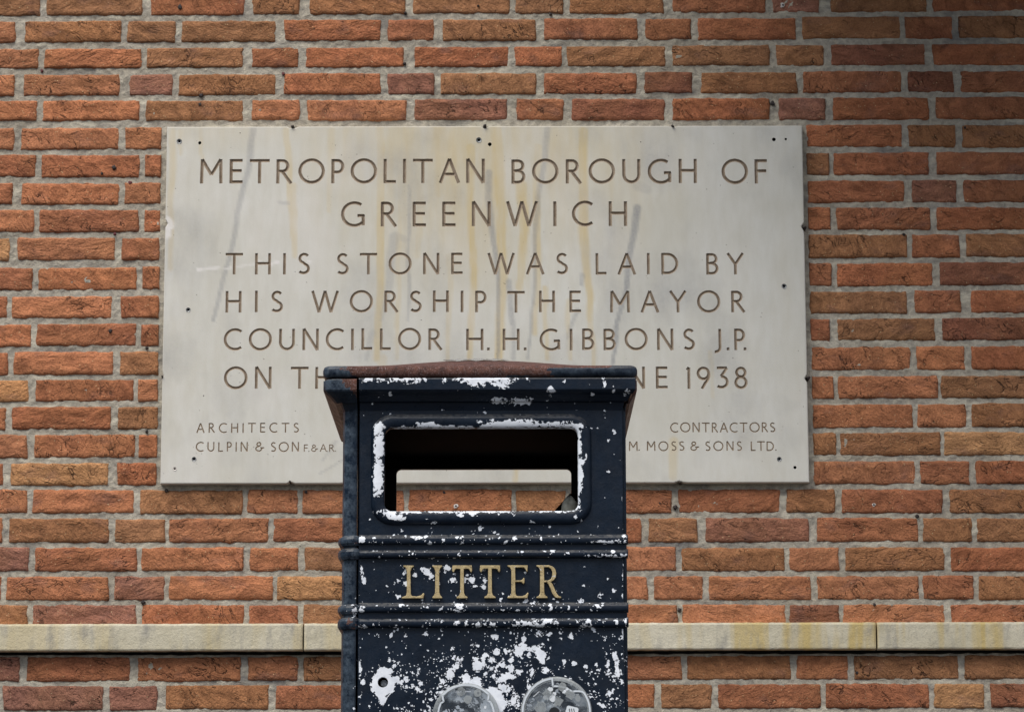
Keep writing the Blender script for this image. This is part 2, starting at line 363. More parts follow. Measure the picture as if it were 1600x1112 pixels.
# every course as seen: joints between bricks (photo px), top/bottom at the left and right frame edge, colours
ROWS = [
 (-9,24,-17,16,[(64,75),(224,238),(383,397),(469,486),(635,648),(798,808),(881,893),(1038,1053),(1198,1209),(1281,1300),(1449,1460)],'bbrbbbbbrpbr'),
 (35,66,26,58,[(25,41),(191,201),(275,286),(432,446),(596,608),(680,694),(839,852),(998,1011),(1081,1093),(1245,1256),(1408,1417),(1489,1500)],'obbbrrbrrrbrb'),
 (78,106,69,100,[(62,72),(222,232),(381,396),(467,480),(633,650),(796,807),(879,888),(1041,1052),(1204,1215),(1289,1301),(1447,1460)],'oobrrrrbbbdr'),
 (118,149,111,142,[(24,39),(188,204),(271,281),(432,446),(596,608),(680,691),(839,852),(996,1009),(1083,1098),(1247,1257),(1410,1421),(1492,1503)],'oopbrpbrdbrdr'),
 (159,188,152,185,[(59,69),(219,230),(381,395),(470,482),(636,650),(794,810),(882,896),(1040,1053),(1204,1219),(1291,1304),(1453,1465)],'oobooprdrprr'),
 (201,233,195,228,[(23,35),(187,198),'X',(1411,1422),(1494,1506)],'ooorbb'),
 (243,276,238,271,[(57,67),(219,229),'X',(1297,1305),(1453,1466)],'rrrbrr'),
 (287,318,281,314,[(21,36),(187,197),'X',(1415,1427),(1496,1508)],'roorpr'),
 (329,362,324,357,[(55,64),(218,228),'X',(1299,1310),(1455,1467)],'orrrrr'),
 (373,406,366,400,[(16,29),(181,192),'X',(1419,1428),(1501,1512)],'torbrb'),
 (419,452,410,444,[(52,62),(215,225),'X',(1301,1310),(1459,1471)],'rorrrd'),
 (464,496,454,487,[(13,21),(176,191),'X',(1419,1432),(1503,1520)],'rorbrr'),
 (508,541,497,530,[(50,59),(214,223),'X',(1298,1311),(1463,1474)],'orrrbd'),
 (551,585,541,576,[(14,24),(178,190),'X',(1424,1435),(1509,1521)],'roboor'),
 (595,627,587,620,[(46,57),(210,218),'X',(1304,1312),(1467,1473)],'trooob'),
 (637,670,631,666,[(10,21),(175,186),'X',(1428,1436),(1512,1521)],'orboob'),
 (680,714,675,709,[(44,55),(212,219),'X',(1308,1315),(1472,1478)],'ooobbt'),
 (724,757,720,754,[(6,19),(171,185),'X',(1432,1441),(1516,1527)],'rtrorr'),
 (766,801,765,800,[(44,53),(210,221),(380,389),(466,475),(633,641),(801,809),(885,895),(1051,1062),(1220,1231),(1307,1318),(1474,1487)],'oobooobrrbrb'),
 (810,846,810,845,[(5,16),(172,182),(259,266),(421,429),(587,598),(672,683),(840,850),(1004,1016),(1091,1105),(1265,1279),(1436,1445),(1521,1529)],'obboroorbprbb'),
 (856,891,855,890,[(46,57),(215,223),(382,393),(467,478),(636,646),(803,813),(890,900),(1058,1067),(1227,1236),(1312,1323),(1478,1488)],'proobroobobr'),
 (901,936,900,935,[(3,12),(171,181),(259,267),(428,435),(594,604),(680,690),(848,858),(1014,1025),(1100,1110),(1269,1279),(1437,1446),(1523,1532)],'ropotoooooorb'),
 (945,979,945,979,[(44,53),(214,224),(382,391),(466,476),(635,645),(803,813),(890,900),(1061,1068),(1229,1237),(1313,1320),(1478,1489)],'bprrboooodor'),
 (1027,1063,1024,1059,[(31,44),(204,217),(378,390),(466,477),(638,648),(808,818),(892,902),(1067,1076),(1237,1247),(1326,1337),(1499,1510)],'proobooobobb'),
 (1072,1108,1068,1104,[(162,173),(247,261),(421,433),(592,602),(680,690),(850,862),(1025,1036),(1114,1124),(1284,1293),(1453,1462),(1539,1551)],'ppbrooobrrtd'),
]
XL, XR = -3.6, 3.6
YF = -.002
for ri, (tl, bl, tr_, br, joints, cols) in enumerate(ROWS):
    odd = (ri % 2 == 0) if ri < 23 else (ri == 23)
    def zz(px, top):
        y0, y1 = (tl, tr_) if top else (bl, br)
        return P(px, y0 + (y1-y0)*px/1600, YF)[1]
    ymid = (tl+bl+tr_+br)/4
    X = lambda px: P(px, ymid, YF)[0]
    def zx(x, top):                       # height of the bed joint at wall x, also beyond the frame
        xa, xb = X(0), X(1600); za, zb = zz(0, top), zz(1600, top); t = (x-xa)/(xb-xa)
        t = min(1.15, max(-.15, t)); return za+(zb-za)*t
    spans = []                            # (x0,x1,colour,in_frame)
    js = [j for j in joints]
    first = js[0]; x1 = X(first[0]); ci = 0
    seq = 'HSS' if odd else 'SHS'
    if ri == 24: seq = 'SHS'
    k = 0
    while x1 > XL:
        L = LH if seq[k % 3] == 'H' else LS
        spans.append((x1-L, x1, cols[0] if k == 0 else random.choice('oorrbp'), k == 0)); x1 -= L+J; k += 1
    ci = 1
    for a, b_ in zip(js[:-1], js[1:]):
        if b_ == 'X':
            e = P(0, 0)[0]; t = (ymid-197)/559.0
            spans.append((X(a[1]), X(253.5-8*t), cols[ci], True)); ci += 1
        elif a == 'X':
            t = (ymid-197)/559.0
            spans.append((X(1262+13*t), X(b_[0]), cols[ci], True)); ci += 1
        else:
            spans.append((X(a[1]), X(b_[0]), cols[ci], True)); ci += 1
    x0 = X(js[-1][1]); k = 0; seq = 'SHS' if odd else 'SSH'
    if ri == 24: seq = 'SSH'
    while x0 < XR:
        L = LH if seq[k % 3] == 'H' else LS
        spans.append((x0, x0+L, cols[ci] if k == 0 else random.choice('rrbbpd'), k == 0)); x0 += L+J; k += 1
    for (a, b_, c, near) in spans:
        xm = (a+b_)/2; z1 = zx(xm, True); z0 = zx(xm, False)
        slope = (zx(b_, False)-zx(a, False))/(b_-a)
        jt = random.uniform(-.0010, .0010)
        put_brick(a, b_, z0+jt, z1+jt, c, near, -atan2(slope, 1))
# courses above and below the frame
PIT = .0597
def course(z0, phase):
    seq = 'SSH'; x = XL + phase; k = int(phase*100)
    while x < XR:
        L = LH if seq[k % 3] == 'H' else LS
        put_brick(x, x+L, z0, z0+BH, random.choice('oorrbbpd'), False); x += L+J; k += 1
zt = P(800, -13, YF)[1]; zb = P(800, 1106, YF)[1]
i = 0
while zt + .012 + i*PIT < 3.3: course(zt+.014+i*PIT, .113*(i % 2)); i += 1
i = 1
while zb - i*PIT > -.1: course(zb - i*PIT + .0, .113*(i % 2)); i += 1
WT = zt + .014 + 60*0 + 1.0
me = mesh('bricks_beyond_the_frame', far_V, far_F, M_brick2, True)
ca = me.color_attributes.new('bcol', 'FLOAT_COLOR', 'POINT'); ca.data.foreach_set('color', np.array(far_C, dtype=np.float32).ravel())
o = obj('outer_brickwork', me, wall); o['kind'] = 'stuff'

# mortar: a rough sheet a little behind the brick faces, fine where the picture shows it
def sheet(x0, x1, z0, z1, st):
    nx = int((x1-x0)/st)+1; nz = int((z1-z0)/st)+1
    X_, Z_ = np.meshgrid(np.linspace(x0, x1, nx), np.linspace(z0, z1, nz), indexing='ij')
    Y_ = .0016 - (fbm(X_*110, Z_*110, 3, 3)-.5)*.0056 - (fbm(X_*14, Z_*20, 8, 2)-.5)*.0036
    Y_ = np.maximum(Y_, -.0003)
    V = np.stack([X_, Y_, Z_], -1).reshape(-1, 3)
    ii, jj = np.meshgrid(np.arange(nx-1), np.arange(nz-1), indexing='ij'); a = (ii*nz+jj).ravel()
    Fq = np.stack([a, a+nz, a+nz+1, a+1], -1)
    me = bpy.data.meshes.new('mortar'); me.vertices.add(len(V)); me.vertices.foreach_set('co', V.ravel())
    me.loops.add(len(Fq)*4); me.loops.foreach_set('vertex_index', Fq.ravel().astype(np.int32))
    me.polygons.add(len(Fq)); me.polygons.foreach_set('loop_start', np.arange(0, len(Fq)*4, 4, dtype=np.int32))
    me.polygons.foreach_set('use_smooth', np.ones(len(Fq), bool))
    me.update(); me.validate(); me.materials.append(M_mortar); return me
obj('mortar', sheet(-1.25, 1.25, .7, 2.5, .004), wall)
box('mortar_backing', XL, XR, .012, .25, 0, 3.3, M_mortar, wall)
for (a, b_, c, d) in ((XL, -1.25, 0, 3.3), (1.25, XR, 0, 3.3), (-1.25, 1.25, 0, .7), (-1.25, 1.25, 2.5, 3.3)):
    box('outer_mortar', a, b_, .004, .011, c, d, M_mortar, wall)

# string course stones, standing proud of the brickwork
YS = -.030
zs1 = P(800, 972.5, YS)[1]; zs0 = P(800, 1015, YS)[1]
cuts = [XL, P(474.5, 990, YS)[0]-1.19, P(474.5, 990, YS)[0], P(477, 990, YS)[0], P(1370.5, 990, YS)[0], P(1373, 990, YS)[0], P(1373, 990, YS)[0]+1.22, XR]
def rough_block(name, x0, x1, y0, y1, z0, z1, mat, amp, parent, st=.008):
    """a squared stone with a slightly weathered front"""
    nx = max(2, int((x1-x0)/st)); prof = [(y1, z0), (y0+.004, z0), (y0+.0012, z0+.0012), (y0, z0+.004)] + [(y0, z0+.004+(z1-z0-.009)*t/6) for t in range(1, 6)] + [(y0, z1-.005), (y0+.0016, z1-.0014), (y0+.005, z1), (y1, z1+.003)]
    V, Fc = [], []; m_ = len(prof)
    xs = [x0, x0+.001] + list(np.linspace(x0+.004, x1-.004, nx)) + [x1-.001, x1]
    for i, x in enumerate(xs):
        e = min(x-x0, x1-x); ey = max(0, .0028-e)*.9
        for j, (y, z) in enumerate(prof):
            n_ = float(fbm(np.array([x*40.]), np.array([z*60.]), 4, 3)[0])-.5
            n2 = float(fbm(np.array([x*120.]), np.array([j*3.1]), 14, 2)[0])-.5
            yy = y + (ey + amp*n_ if 0 < j < m_-1 else 0); zz_ = z + (n2*amp*1.3 if 0 < j < 4 or j > m_-5 else 0)
            V.append((x, yy, zz_))
    n = len(xs)
    for i in range(n-1):
        for j in range(m_-1): Fc.append((i*m_+j, (i+1)*m_+j, (i+1)*m_+j+1, i*m_+j+1))
    Fc.append(tuple(range(m_))); Fc.append(tuple((n-1)*m_+j for j in reversed(range(m_))))
    return obj(name, mesh(name, V, Fc, mat, False), parent)
for a, b_ in ((cuts[0], cuts[1]-.003), (cuts[1], cuts[2]), (cuts[3], cuts[4]), (cuts[5], cuts[6]), (cuts[6]+.003, cuts[7])):
    rough_block('string_course_stone', a, b_, YS, .03, zs0, zs1, M_string, .0011, wall)

# black strip painting the shadow of a raked joint under the string course
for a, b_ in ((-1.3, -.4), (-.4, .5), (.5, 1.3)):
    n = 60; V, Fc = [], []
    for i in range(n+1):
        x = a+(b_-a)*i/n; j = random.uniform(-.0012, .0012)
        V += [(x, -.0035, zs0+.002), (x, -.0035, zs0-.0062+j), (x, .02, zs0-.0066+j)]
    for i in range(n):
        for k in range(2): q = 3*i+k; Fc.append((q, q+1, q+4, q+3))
    me = mesh('joint_shade', V, Fc, M_dark); recalc(me); obj('joint_shade', me, wall)
# stubs of nails, drill holes and wall plugs left in the brickwork
def stub(px, py, r, mat, name, deep=.004, ring=None):
    x, z = P(px, py, -.004); V, Fc = [], []
    n = 9; R = r/715.0*.82
    for k, (q, y) in enumerate(((1.0, .004), (.9, -.003), (.75, -.003-deep*.5), (.45, -.003-deep*.7))):
        for a in range(n):
            rr = R*q*random.uniform(.62, 1.3); V.append((x+rr*cos(2*pi*a/n), y, z+rr*sin(2*pi*a/n)))
    for k in range(3):
        for a in range(n): b_ = (a+1) % n; Fc.append((k*n+a, k*n+b_, (k+1)*n+b_, (k+1)*n+a))
    Fc.append(tuple(3*n+a for a in range(n)))
    me = mesh(name, V, Fc, mat); recalc(me)
    return obj(name, me, wall)
for (x, y, r) in ((283,11,5),(316,149,4),(314,163,3.5),(180,262,5.5),(161,271,3),(635,20,3),(749,9,2.6),(862,22,2.8),(634,99,3),(1209,161,5),
                  (174,517,4.6),(231,543,3.4),(231,674,3.4),(262,766,4),(480,768,3.5),(225,940,4.2),(696,769,3.2),(1057,792,4.4),(1033,786,2.4),(1064,952,4.4),(1435,806,4),(1368,944,3),(1341,1050,3.6),(1510,199,2.2),(1414,366,3.4)):
    stub(x, y, r, M_iron, 'nail_stub', random.uniform(.002, .006))
for (x, y, r) in ((67,110,3.2),(444,115,3.2),(181,365,3),(205,285,3.6)): stub(x, y, r, M_plug, 'wall_plug', .001)
for (x, y, r) in ((1225,8,4),(714,790,3.6),(1367,788,3.4)):
    stub(x, y, r+1.2, M_fill, 'hole_rim', .001); stub(x+.3, y, r*.6, M_iron, 'nail_stub', .003)

# ------------------------------------------------------------------ inscribed foundation stone
YP = -.020
pl = .5*(P(262, 197, YP)[0]+P(253, 756, YP)[0]); pr = .5*(P(1254.5, 197, YP)[0]+P(1267.5, 754, YP)[0])
pt = P(760, 197.2, YP)[1]; pb = P(760, 754.5, YP)[1]
plaque = bpy.data.objects.new('foundation_stone', None); COL.objects.link(plaque)
tag(plaque, 'large pale inscribed stone tablet set in the brick wall behind the litter bin', 'plaque')

def arc(cx, cy, rx, ry, a0, a1, n=14):
    return [(cx+rx*cos(radians(a0+(a1-a0)*i/n)), cy+ry*sin(radians(a0+(a1-a0)*i/n))) for i in range(n+1)]
def glyph(c):
    """centre lines of a monoline roman capital, cap height 1 -> (strokes, advance width); stroke half width is .065"""
    h = .065; T = 1-h*.9; B = h*.9
    def ring(cx, cy, rx, ry, n=36): return ('c', [(cx+rx*cos(2*pi*i/n), cy+ry*sin(2*pi*i/n)) for i in range(n)])
    L = lambda *p: ('l', list(p))
    G = {
     'A': ([L((.03,0),(.40,1)), L((.40,1),(.77,0)), L((.17,.36),(.63,.36))], .80),
     'B': ([L((h,0),(h,1)), L((h,T),(.27,T),*arc(.27,.745,.19,T-.745,90,-90,10),(h,.52)), L((.25,.52),*arc(.27,.29,.23,.23,88,-90,12),(h,B))], .54),
     'C': ([L(*arc(.50,.5,.46,.5-B+.02,52,308,26))], .80),
     'D': ([L((h,0),(h,1)), L((h,T),(.28,T),*arc(.28,.5,.44,T-.5,90,-90,20),(h,B))], .76),
     'E': ([L((h,0),(h,1)), L((h,T),(.52,T)), L((h,.52),(.49,.52)), L((h,B),(.53,B))], .54),
     'F': ([L((h,0),(h,1)), L((h,T),(.50,T)), L((h,.52),(.47,.52))], .51),
     'G': ([L(*arc(.52,.5,.47,.5-B+.02,55,322,28)), L((.87,.05),(.87,.46)), L((.64,.44),(.92,.44))], .93),
     'H': ([L((h,0),(h,1)), L((.67,0),(.67,1)), L((h,.52),(.67,.52))], .735),
     'I': ([L((h,0),(h,1))], .13),
     'J': ([L((.30,1),(.30,.12),*arc(.12,.12,.18,.19,0,-100,8))], .365),
     'L': ([L((h,0),(h,1)), L((h,B),(.50,B))], .51),
     'M': ([L((.07,0),(.09,1)), L((.09,1),(.46,.36)), L((.46,.36),(.83,1)), L((.83,1),(.85,0))], .92),
     'N': ([L((h,0),(h,1)), L((h,1),(.69,0)), L((.69,0),(.69,1))], .755),
     'O': ([ring(.52,.5,.47,.465)], 1.04),
     'P': ([L((h,0),(h,1)), L((h,T),(.25,T),*arc(.25,.70,.21,T-.70,90,-90,12),(h,.46))], .52),
     'R': ([L((h,0),(h,1)), L((h,T),(.25,T),*arc(.25,.725,.21,T-.725,90,-90,12),(h,.51)), L((.23,.51),(.60,0))], .63),
     'S': ([L(*arc(.28,.745,.20,.20,35,255,14), *arc(.25,.27,.235,.21,70,-140,16)[0:])], .52),
     'T': ([L((0,T),(.80,T)), L((.40,0),(.40,T))], .80),
     'U': ([L((h,1),(h,.36),*arc(.365,.36,.30,.31,180,360,18),(.665,1))], .735),
     'W': ([L((.03,1),(.33,0)), L((.33,0),(.60,1)), L((.60,1),(.88,0)), L((.88,0),(1.18,1))], 1.21),
     'Y': ([L((.03,1),(.38,.48)), L((.73,1),(.38,.48)), L((.38,.5),(.38,0))], .76),
     '.': ([L((.07,.0),(.07,.13))], .14),
     '&': ([ring(.31,.76,.16,.18,16), L(*arc(.30,.29,.24,.235,80,355,16),(.60,.36)), L((.42,.40),(.76,.40))], .78),
     '1': ([L((.10,0),(.10,.97)), L((.02,.86),(.11,.985))], .17),
     '9': ([ring(.29,.70,.24,.25,26), L(*arc(.12,.66,.42,.48,5,-52,9),(.22,0))], .56),
     '3': ([L((.04,T),(.50,T)), L((.50,T),(.23,.56)), L((.23,.56),*arc(.24,.30,.27,.245,78,-130,16))], .55),
     '8': ([ring(.28,.745,.195,.20,22), ring(.28,.285,.235,.24,26)], .56),
    }
    return G[c]

def stroke_quads(kind, pts, h):
    """offset a centre line both ways -> left, right points (mitred)"""
    n = len(pts); Lp, Rp = [], []
    for i in range(n):
        if kind == 'c': a, b_, c = pts[i-1], pts[i], pts[(i+1) % n]
        else: a, b_, c = pts[max(i-1, 0)], pts[i], pts[min(i+1, n-1)]
        def nrm(p, q):
            dx, dy = q[0]-p[0], q[1]-p[1]; l = hypot(dx, dy)
            return None if l < 1e-9 else (-dy/l, dx/l)
        n1, n2 = nrm(a, b_), nrm(b_, c)
        if n1 is None: n1 = n2
        if n2 is None: n2 = n1
        mx_, my = n1[0]+n2[0], n1[1]+n2[1]; l = hypot(mx_, my); mx_, my = mx_/l, my/l
        k = min(1.25, 1/max(.3, mx_*n1[0]+my*n1[1]))
        jt = random.uniform(-.05, .05)
        Lp.append((b_[0]+mx_*h*k*(1+jt), b_[1]+my*h*k*(1+jt))); Rp.append((b_[0]-mx_*h*k*(1-jt), b_[1]-my*h*k*(1-jt)))
    return Lp, Rp
def dseg(px_, py_, a, b_):
    dx, dy = b_[0]-a[0], b_[1]-a[1]; L2 = dx*dx+dy*dy
    t = 0 if L2 == 0 else max(0, min(1, ((px_-a[0])*dx+(py_-a[1])*dy)/L2))
    return hypot(px_-a[0]-t*dx, py_-a[1]-t*dy)

CV, CF = [], []                 # constraint points and faces of all cuts, in plaque x,z
LET = []
def cut_letter(c, X0, Z0, H, sx=1.0):
    strokes, adv = glyph(c); h = .065*H*1.02
    if H < .03: h = .062*H*1.15
    V, Fc, segs = [], [], []
    for kind, pts in strokes:
        q = []
        for p in pts:                                 # drop doubled points
            P2 = (X0+p[0]*H*sx, Z0+p[1]*H)
            if not q or hypot(P2[0]-q[-1][0], P2[1]-q[-1][1]) > H*.012: q.append(P2)
        if kind == 'l' and len(q) == 2 and H > .03:    # subdivide long straight strokes so that the hand-cut edge can waver
            a, b_ = q; q = [(a[0]+(b_[0]-a[0])*t/4, a[1]+(b_[1]-a[1])*t/4) for t in range(5)]
        Lp, Rp = stroke_quads(kind, q, h); k = len(V); n = len(q)
        for i in range(n): V += [Lp[i], q[i], Rp[i]]
        m_ = n if kind == 'c' else n-1
        for i in range(m_):
            a = k+3*i; b_ = k+3*((i+1) % n)
            Fc.append((a+1, b_+1, b_, a)); Fc.append((a+2, b_+2, b_+1, a+1)); segs.append((q[i], q[(i+1) % n]))
    # orientation: counter-clockwise
    def area(f): return sum(V[f[i]][0]*V[f[(i+1) % len(f)]][1]-V[f[(i+1) % len(f)]][0]*V[f[i]][1] for i in range(len(f)))
    Fc = [f if area(f) > 0 else tuple(reversed(f)) for f in Fc]
    r = delaunay_2d_cdt([Vector(v) for v in V], [], Fc, 0, 1e-6)
    ov, of, orig = r[0], r[2], r[5]
    fs = [f for f, g_ in zip(of, orig) if g_]
    D = h*1.15
    V3 = []
    for v in ov:
        d = min(dseg(v[0], v[1], a, b_) for a, b_ in segs)
        V3.append((v[0], YP + D*max(0.0, 1-d/(h*.97)), v[1]))
    me = mesh('letter', V3, fs, M_groove); recalc(me)
    up = sum(p.normal.y*p.area for p in me.polygons)
    if up > 0: me.flip_normals()
    obj('letter', me, plaque)
    k = len(CV); CV.extend(V); CF.extend([tuple(i+k for i in f) for f in Fc])
def word(t, x0, x1, yt, yb, sc=1.0):
    a, b_ = P(x0, yb, YP), P(x1, yb, YP); H = (P(x0, yt, YP)[1]-a[1])
    W = b_[0]-a[0]; ws = [glyph(c)[1]*H for c in t]; sx = 1.0
    if len(t) > 1: tr = (W-sum(ws))/(len(t)-1)
    else: tr = 0; sx = W/ws[0]
    if len(t) > 1 and tr < .06*H: sx = (W-.06*H*(len(t)-1))/sum(ws); tr = .06*H
    x = a[0]
    for c, w_ in zip(t, ws):
        cut_letter(c, x, a[1]+random.uniform(-.0004, .0004), H*sc, sx); x += w_*sx+tr
y1, y2 = 249.3, 287
word('METROPOLITAN', 314, 759.5, y1, y2); word('BOROUGH', 801, 1091, y1, y2); word('OF', 1130, 1201, y1, y2)
word('GREENWICH', 535, 982, 315.6, 354)
y1, y2 = 395.7, 428.8
word('THIS', 354, 485, y1, y2); word('STONE', 528, 725, y1, y2); word('WAS', 764.5, 888.5, y1, y2); word('LAID', 932.5, 1061, y1, y2); word('BY', 1105.5, 1164, y1, y2)
y1, y2 = 454.6, 488
word('HIS', 354, 443, y1, y2); word('WORSHIP', 489, 762, y1, y2); word('THE', 794.5, 910, y1, y2); word('MAYOR', 955, 1166, y1, y2)
y1, y2 = 513.7, 547
word('COUNCILLOR', 352, 692.5, y1, y2); word('H', 730, 757.5, y1, y2); word('.', 762.5, 767.5, y1, y2); word('H', 787, 814, y1, y2); word('.', 820, 825, y1, y2)
word('GIBBONS', 845.5, 1087, y1, y2); word('J', 1115, 1129.5, y1, y2); word('.', 1137, 1142, y1, y2); word('P', 1149.5, 1166, y1, y2); word('.', 1163.5, 1168.5, y1, y2)
y1, y2 = 573, 607
word('ON', 352, 426, y1, y2); word('THE', 456, 549, y1, y2); word('JUNE', 912, 1045.5, y1, y2); word('1938', 1075, 1169.5, y1, y2)
y1, y2 = 660.8, 675.8
word('ARCHITECTS', 309, 468.5, y1, y2); word('CONTRACTORS', 1049.5, 1213, y1-.6, y2-.6)
y1, y2 = 690.5, 705.3
word('CULPIN', 308, 389, y1, y2); word('&', 400.5, 415, y1, y2); word('SON', 425, 469, y1, y2)
word('F', 476.5, 483, 694, y2); word('.', 483.5, 485.5, 694, y2); word('&', 488, 499, 694, y2); word('A', 502, 512, 694, y2); word('.', 512, 514, 694, y2); word('R', 516, 524.5, 694, y2); word('.', 525, 527, 694, y2)
y1, y2 = 689.3, 704
word('M', 984.5, 998.5, y1, y2); word('.', 999.5, 1001.5, y1, y2); word('MOSS', 1012.5, 1071, y1, y2); word('&', 1080.5, 1094.5, y1, y2); word('SONS', 1104, 1161, y1, y2); word('LTD', 1175, 1211, y1, y2); word('.', 1213, 1215.5, y1, y2)

# drill holes in the tablet
HOLES = [(282,221,3.2,1),(314,223.5,2.6,0),(750,219,3.4,1),(767,225.5,3,0),(1211,218,3,0),(1229.5,217.5,2,0),(296,484,2.8,1),(305,717,2.8,1),(275,732,2.4,2),
         (1227,447,3,1),(1219.5,717,2.8,1),(1244,730,2.4,0),(320,618,.9,0),(377,208,.8,0),(1003,222,.8,0),(660,500,.7,0)]
for hx, hy, hr, kind in HOLES:
    x, z = P(hx, hy, YP); R = hr/715.0; n = 14
    pts = [(x+R*cos(2*pi*a/n)*random.uniform(.9, 1.1), z+R*sin(2*pi*a/n)*random.uniform(.9, 1.1)) for a in range(n)]
    k = len(CV); CV.extend(pts); CF.append(tuple(range(k, k+n)))
    V = [(p[0], YP, p[1]) for p in pts] + [(p[0], YP+.012, p[1]) for p in pts]
    Fc = [(a, n+a, n+(a+1) % n, (a+1) % n) for a in range(n)] + [tuple(n+a for a in range(n))]
    me = mesh('drill_hole', V, Fc, M_dark); recalc(me); obj('drill_hole', me, plaque)
    if kind:                                                     # sleeve left in the hole
        V, Fc = [], []
        for q, y in ((1.35, YP+.0008), (1.28, YP-.0008), (.7, YP+.0002), (.62, YP+.006)):
            V += [(x+R*q*cos(2*pi*a/n), y, z+R*q*sin(2*pi*a/n)) for a in range(n)]
        for q in range(3): Fc += [(q*n+a, q*n+(a+1) % n, (q+1)*n+(a+1) % n, (q+1)*n+a) for a in range(n)]
        me = mesh('metal_sleeve', V, Fc, M_zinc if kind == 1 else M_fill); recalc(me); obj('metal_sleeve', me, plaque)

# tablet front: one flat face pierced by the cut letters, with fine points that carry the stains
E = .0022
gx = np.linspace(pl+E+.003, pr-E-.003, 330); gz = np.linspace(pb+E+.003, pt-E-.003, 190)
GX, GZ = np.meshgrid(gx, gz, indexing='ij')
def edgepts(x0, x1, z0, z1, n, m_, amp):
    pts = []
    for i in range(n): pts.append((x0+(x1-x0)*i/n, z0))
    for i in range(m_): pts.append((x1, z0+(z1-z0)*i/m_))
    for i in range(n): pts.append((x1-(x1-x0)*i/n, z1))
    for i in range(m_): pts.append((x0, z1-(z1-z0)*i/m_))
    return pts
NE, ME_ = 150, 84
inner = edgepts(pl+E, pr-E, pb+E, pt-E, NE, ME_, 0)
# small notches and chips round the edge, where the fixings broke out
NOTCH = [(459,198,5),(760,197,5),(1053,197,4),(1257,355,5),(1263.5,590,5),(256,588,3),(1065,752,4),(455,754,3),(540,755,3),(262,350,4)]
NP = [(*P(a, b_, YP), r/715.) for a, b_, r in NOTCH]
cxp, czp = (pl+pr)/2, (pb+pt)/2
def notch(p):
    x, z = p
    for nx_, nz_, r in NP:
        d = hypot(x-nx_, z-nz_)
        if d < r*1.3:
            k = (r*1.3-d)*.9
            if min(abs(x-pl), abs(x-pr)) < min(abs(z-pt), abs(z-pb)): x += k if x < cxp else -k
            else: z += k if z < czp else -k
    return (x, z)
inner = [notch(p) for p in inner]
allV = [Vector(p) for p in inner]; nI = len(inner)
allF = [tuple(range(nI))] + [tuple(i+nI for i in f) for f in CF]
allV += [Vector(p) for p in CV] + [Vector((float(a), float(b_))) for a, b_ in zip(GX.ravel(), GZ.ravel())]
r = delaunay_2d_cdt(allV, [], allF, 0, 1e-6)
ov = np.array([(v[0], v[1]) for v in r[0]])
fs = [f for f, g_ in zip(r[2], r[5]) if g_ and all(q == 0 for q in g_)]
def to_xz(px_, py_): return P(px_, py_, YP)
def streak(pts, w0, w1, x, z, fade=1.0):
    """soft run along a polyline given in photo px; widths in px"""
    best = np.zeros_like(x); n = len(pts)-1
    for i in range(n):
        a = to_xz(*pts[i]); b_ = to_xz(*pts[i+1]); dx, dz = b_[0]-a[0], b_[1]-a[1]; L2 = dx*dx+dz*dz
        t = np.clip(((x-a[0])*dx+(z-a[1])*dz)/L2, 0, 1); d = np.hypot(x-a[0]-t*dx, z-a[1]-t*dz)*715
        ww = w0+(w1-w0)*(i+t)/n
        best = np.maximum(best, np.clip((1.2-d/ww)*1.7, 0, 1))
    return best
x, z = ov[:, 0], ov[:, 1]
wob = (fbm(z*14, x*3, 5, 3)-.5)*.012
xs_ = x+wob
och = np.zeros_like(x)
for pts, w0, w1, k in (
  ([(448,200),(455,300),(463,400)],6,4,.55), ([(462,290),(465,400)],5,3,.45), ([(596,200),(598,420),(590,560)],8,6,.6), ([(690,200),(688,300)],10,12,.5),
  ([(655,250),(660,330),(655,400)],10,6,.4), ([(735,230),(742,400),(738,560)],9,5,.7), ([(775,200),(788,330),(783,560)],12,7,.75), ([(818,290),(823,360),(812,450)],11,6,.7),
  ([(841,230),(843,380),(838,520)],8,5,.6), ([(866,240),(864,300)],8,4,.35), ([(911,205),(915,300),(915,380)],9,9,.75), ([(915,380),(919,430),(926,500)],9,5,.7), ([(926,500),(932,600)],5,3,.5),
  ([(956,210),(960,330)],6,3,.3), ([(630,230),(622,560)],6,4,.4), ([(705,400),(703,560)],6,4,.4), ([(852,450),(858,560)],5,4,.5), ([(890,470),(893,560)],5,4,.45), ([(1110,550),(1115,620)],4,3,.3),
  ([(318,200),(316,260)],5,3,.4), ([(285,205),(284,240)],5,3,.35), ([(520,205),(516,330)],8,4,.35), ([(272,205),(268,420)],7,4,.4), ([(600,560),(598,740)],8,5,.35), ([(1055,690),(1052,745)],9,7,.4), ([(810,720),(808,755)],5,4,.6)):
    och = np.maximum(och, streak(pts, w0, w1, xs_, z)*k*1.1)
xx = (x-pl)/(pr-pl); zz2 = (pt-z)/(pt-pb)
och = np.maximum(och, np.clip(.85-zz2*1.5, 0, .7)*np.clip(1-abs(xx-.5)/.38, 0, 1)*(.15+1.5*fbm(x*30, z*3, 9, 3)))
och = np.maximum(och, np.clip(.30-zz2*3, 0, .25)*np.clip(1-xx*1.2, 0, 1))
och = np.maximum(och, .10*fbm(x*25, z*4, 19, 3))
scf = np.zeros_like(x)
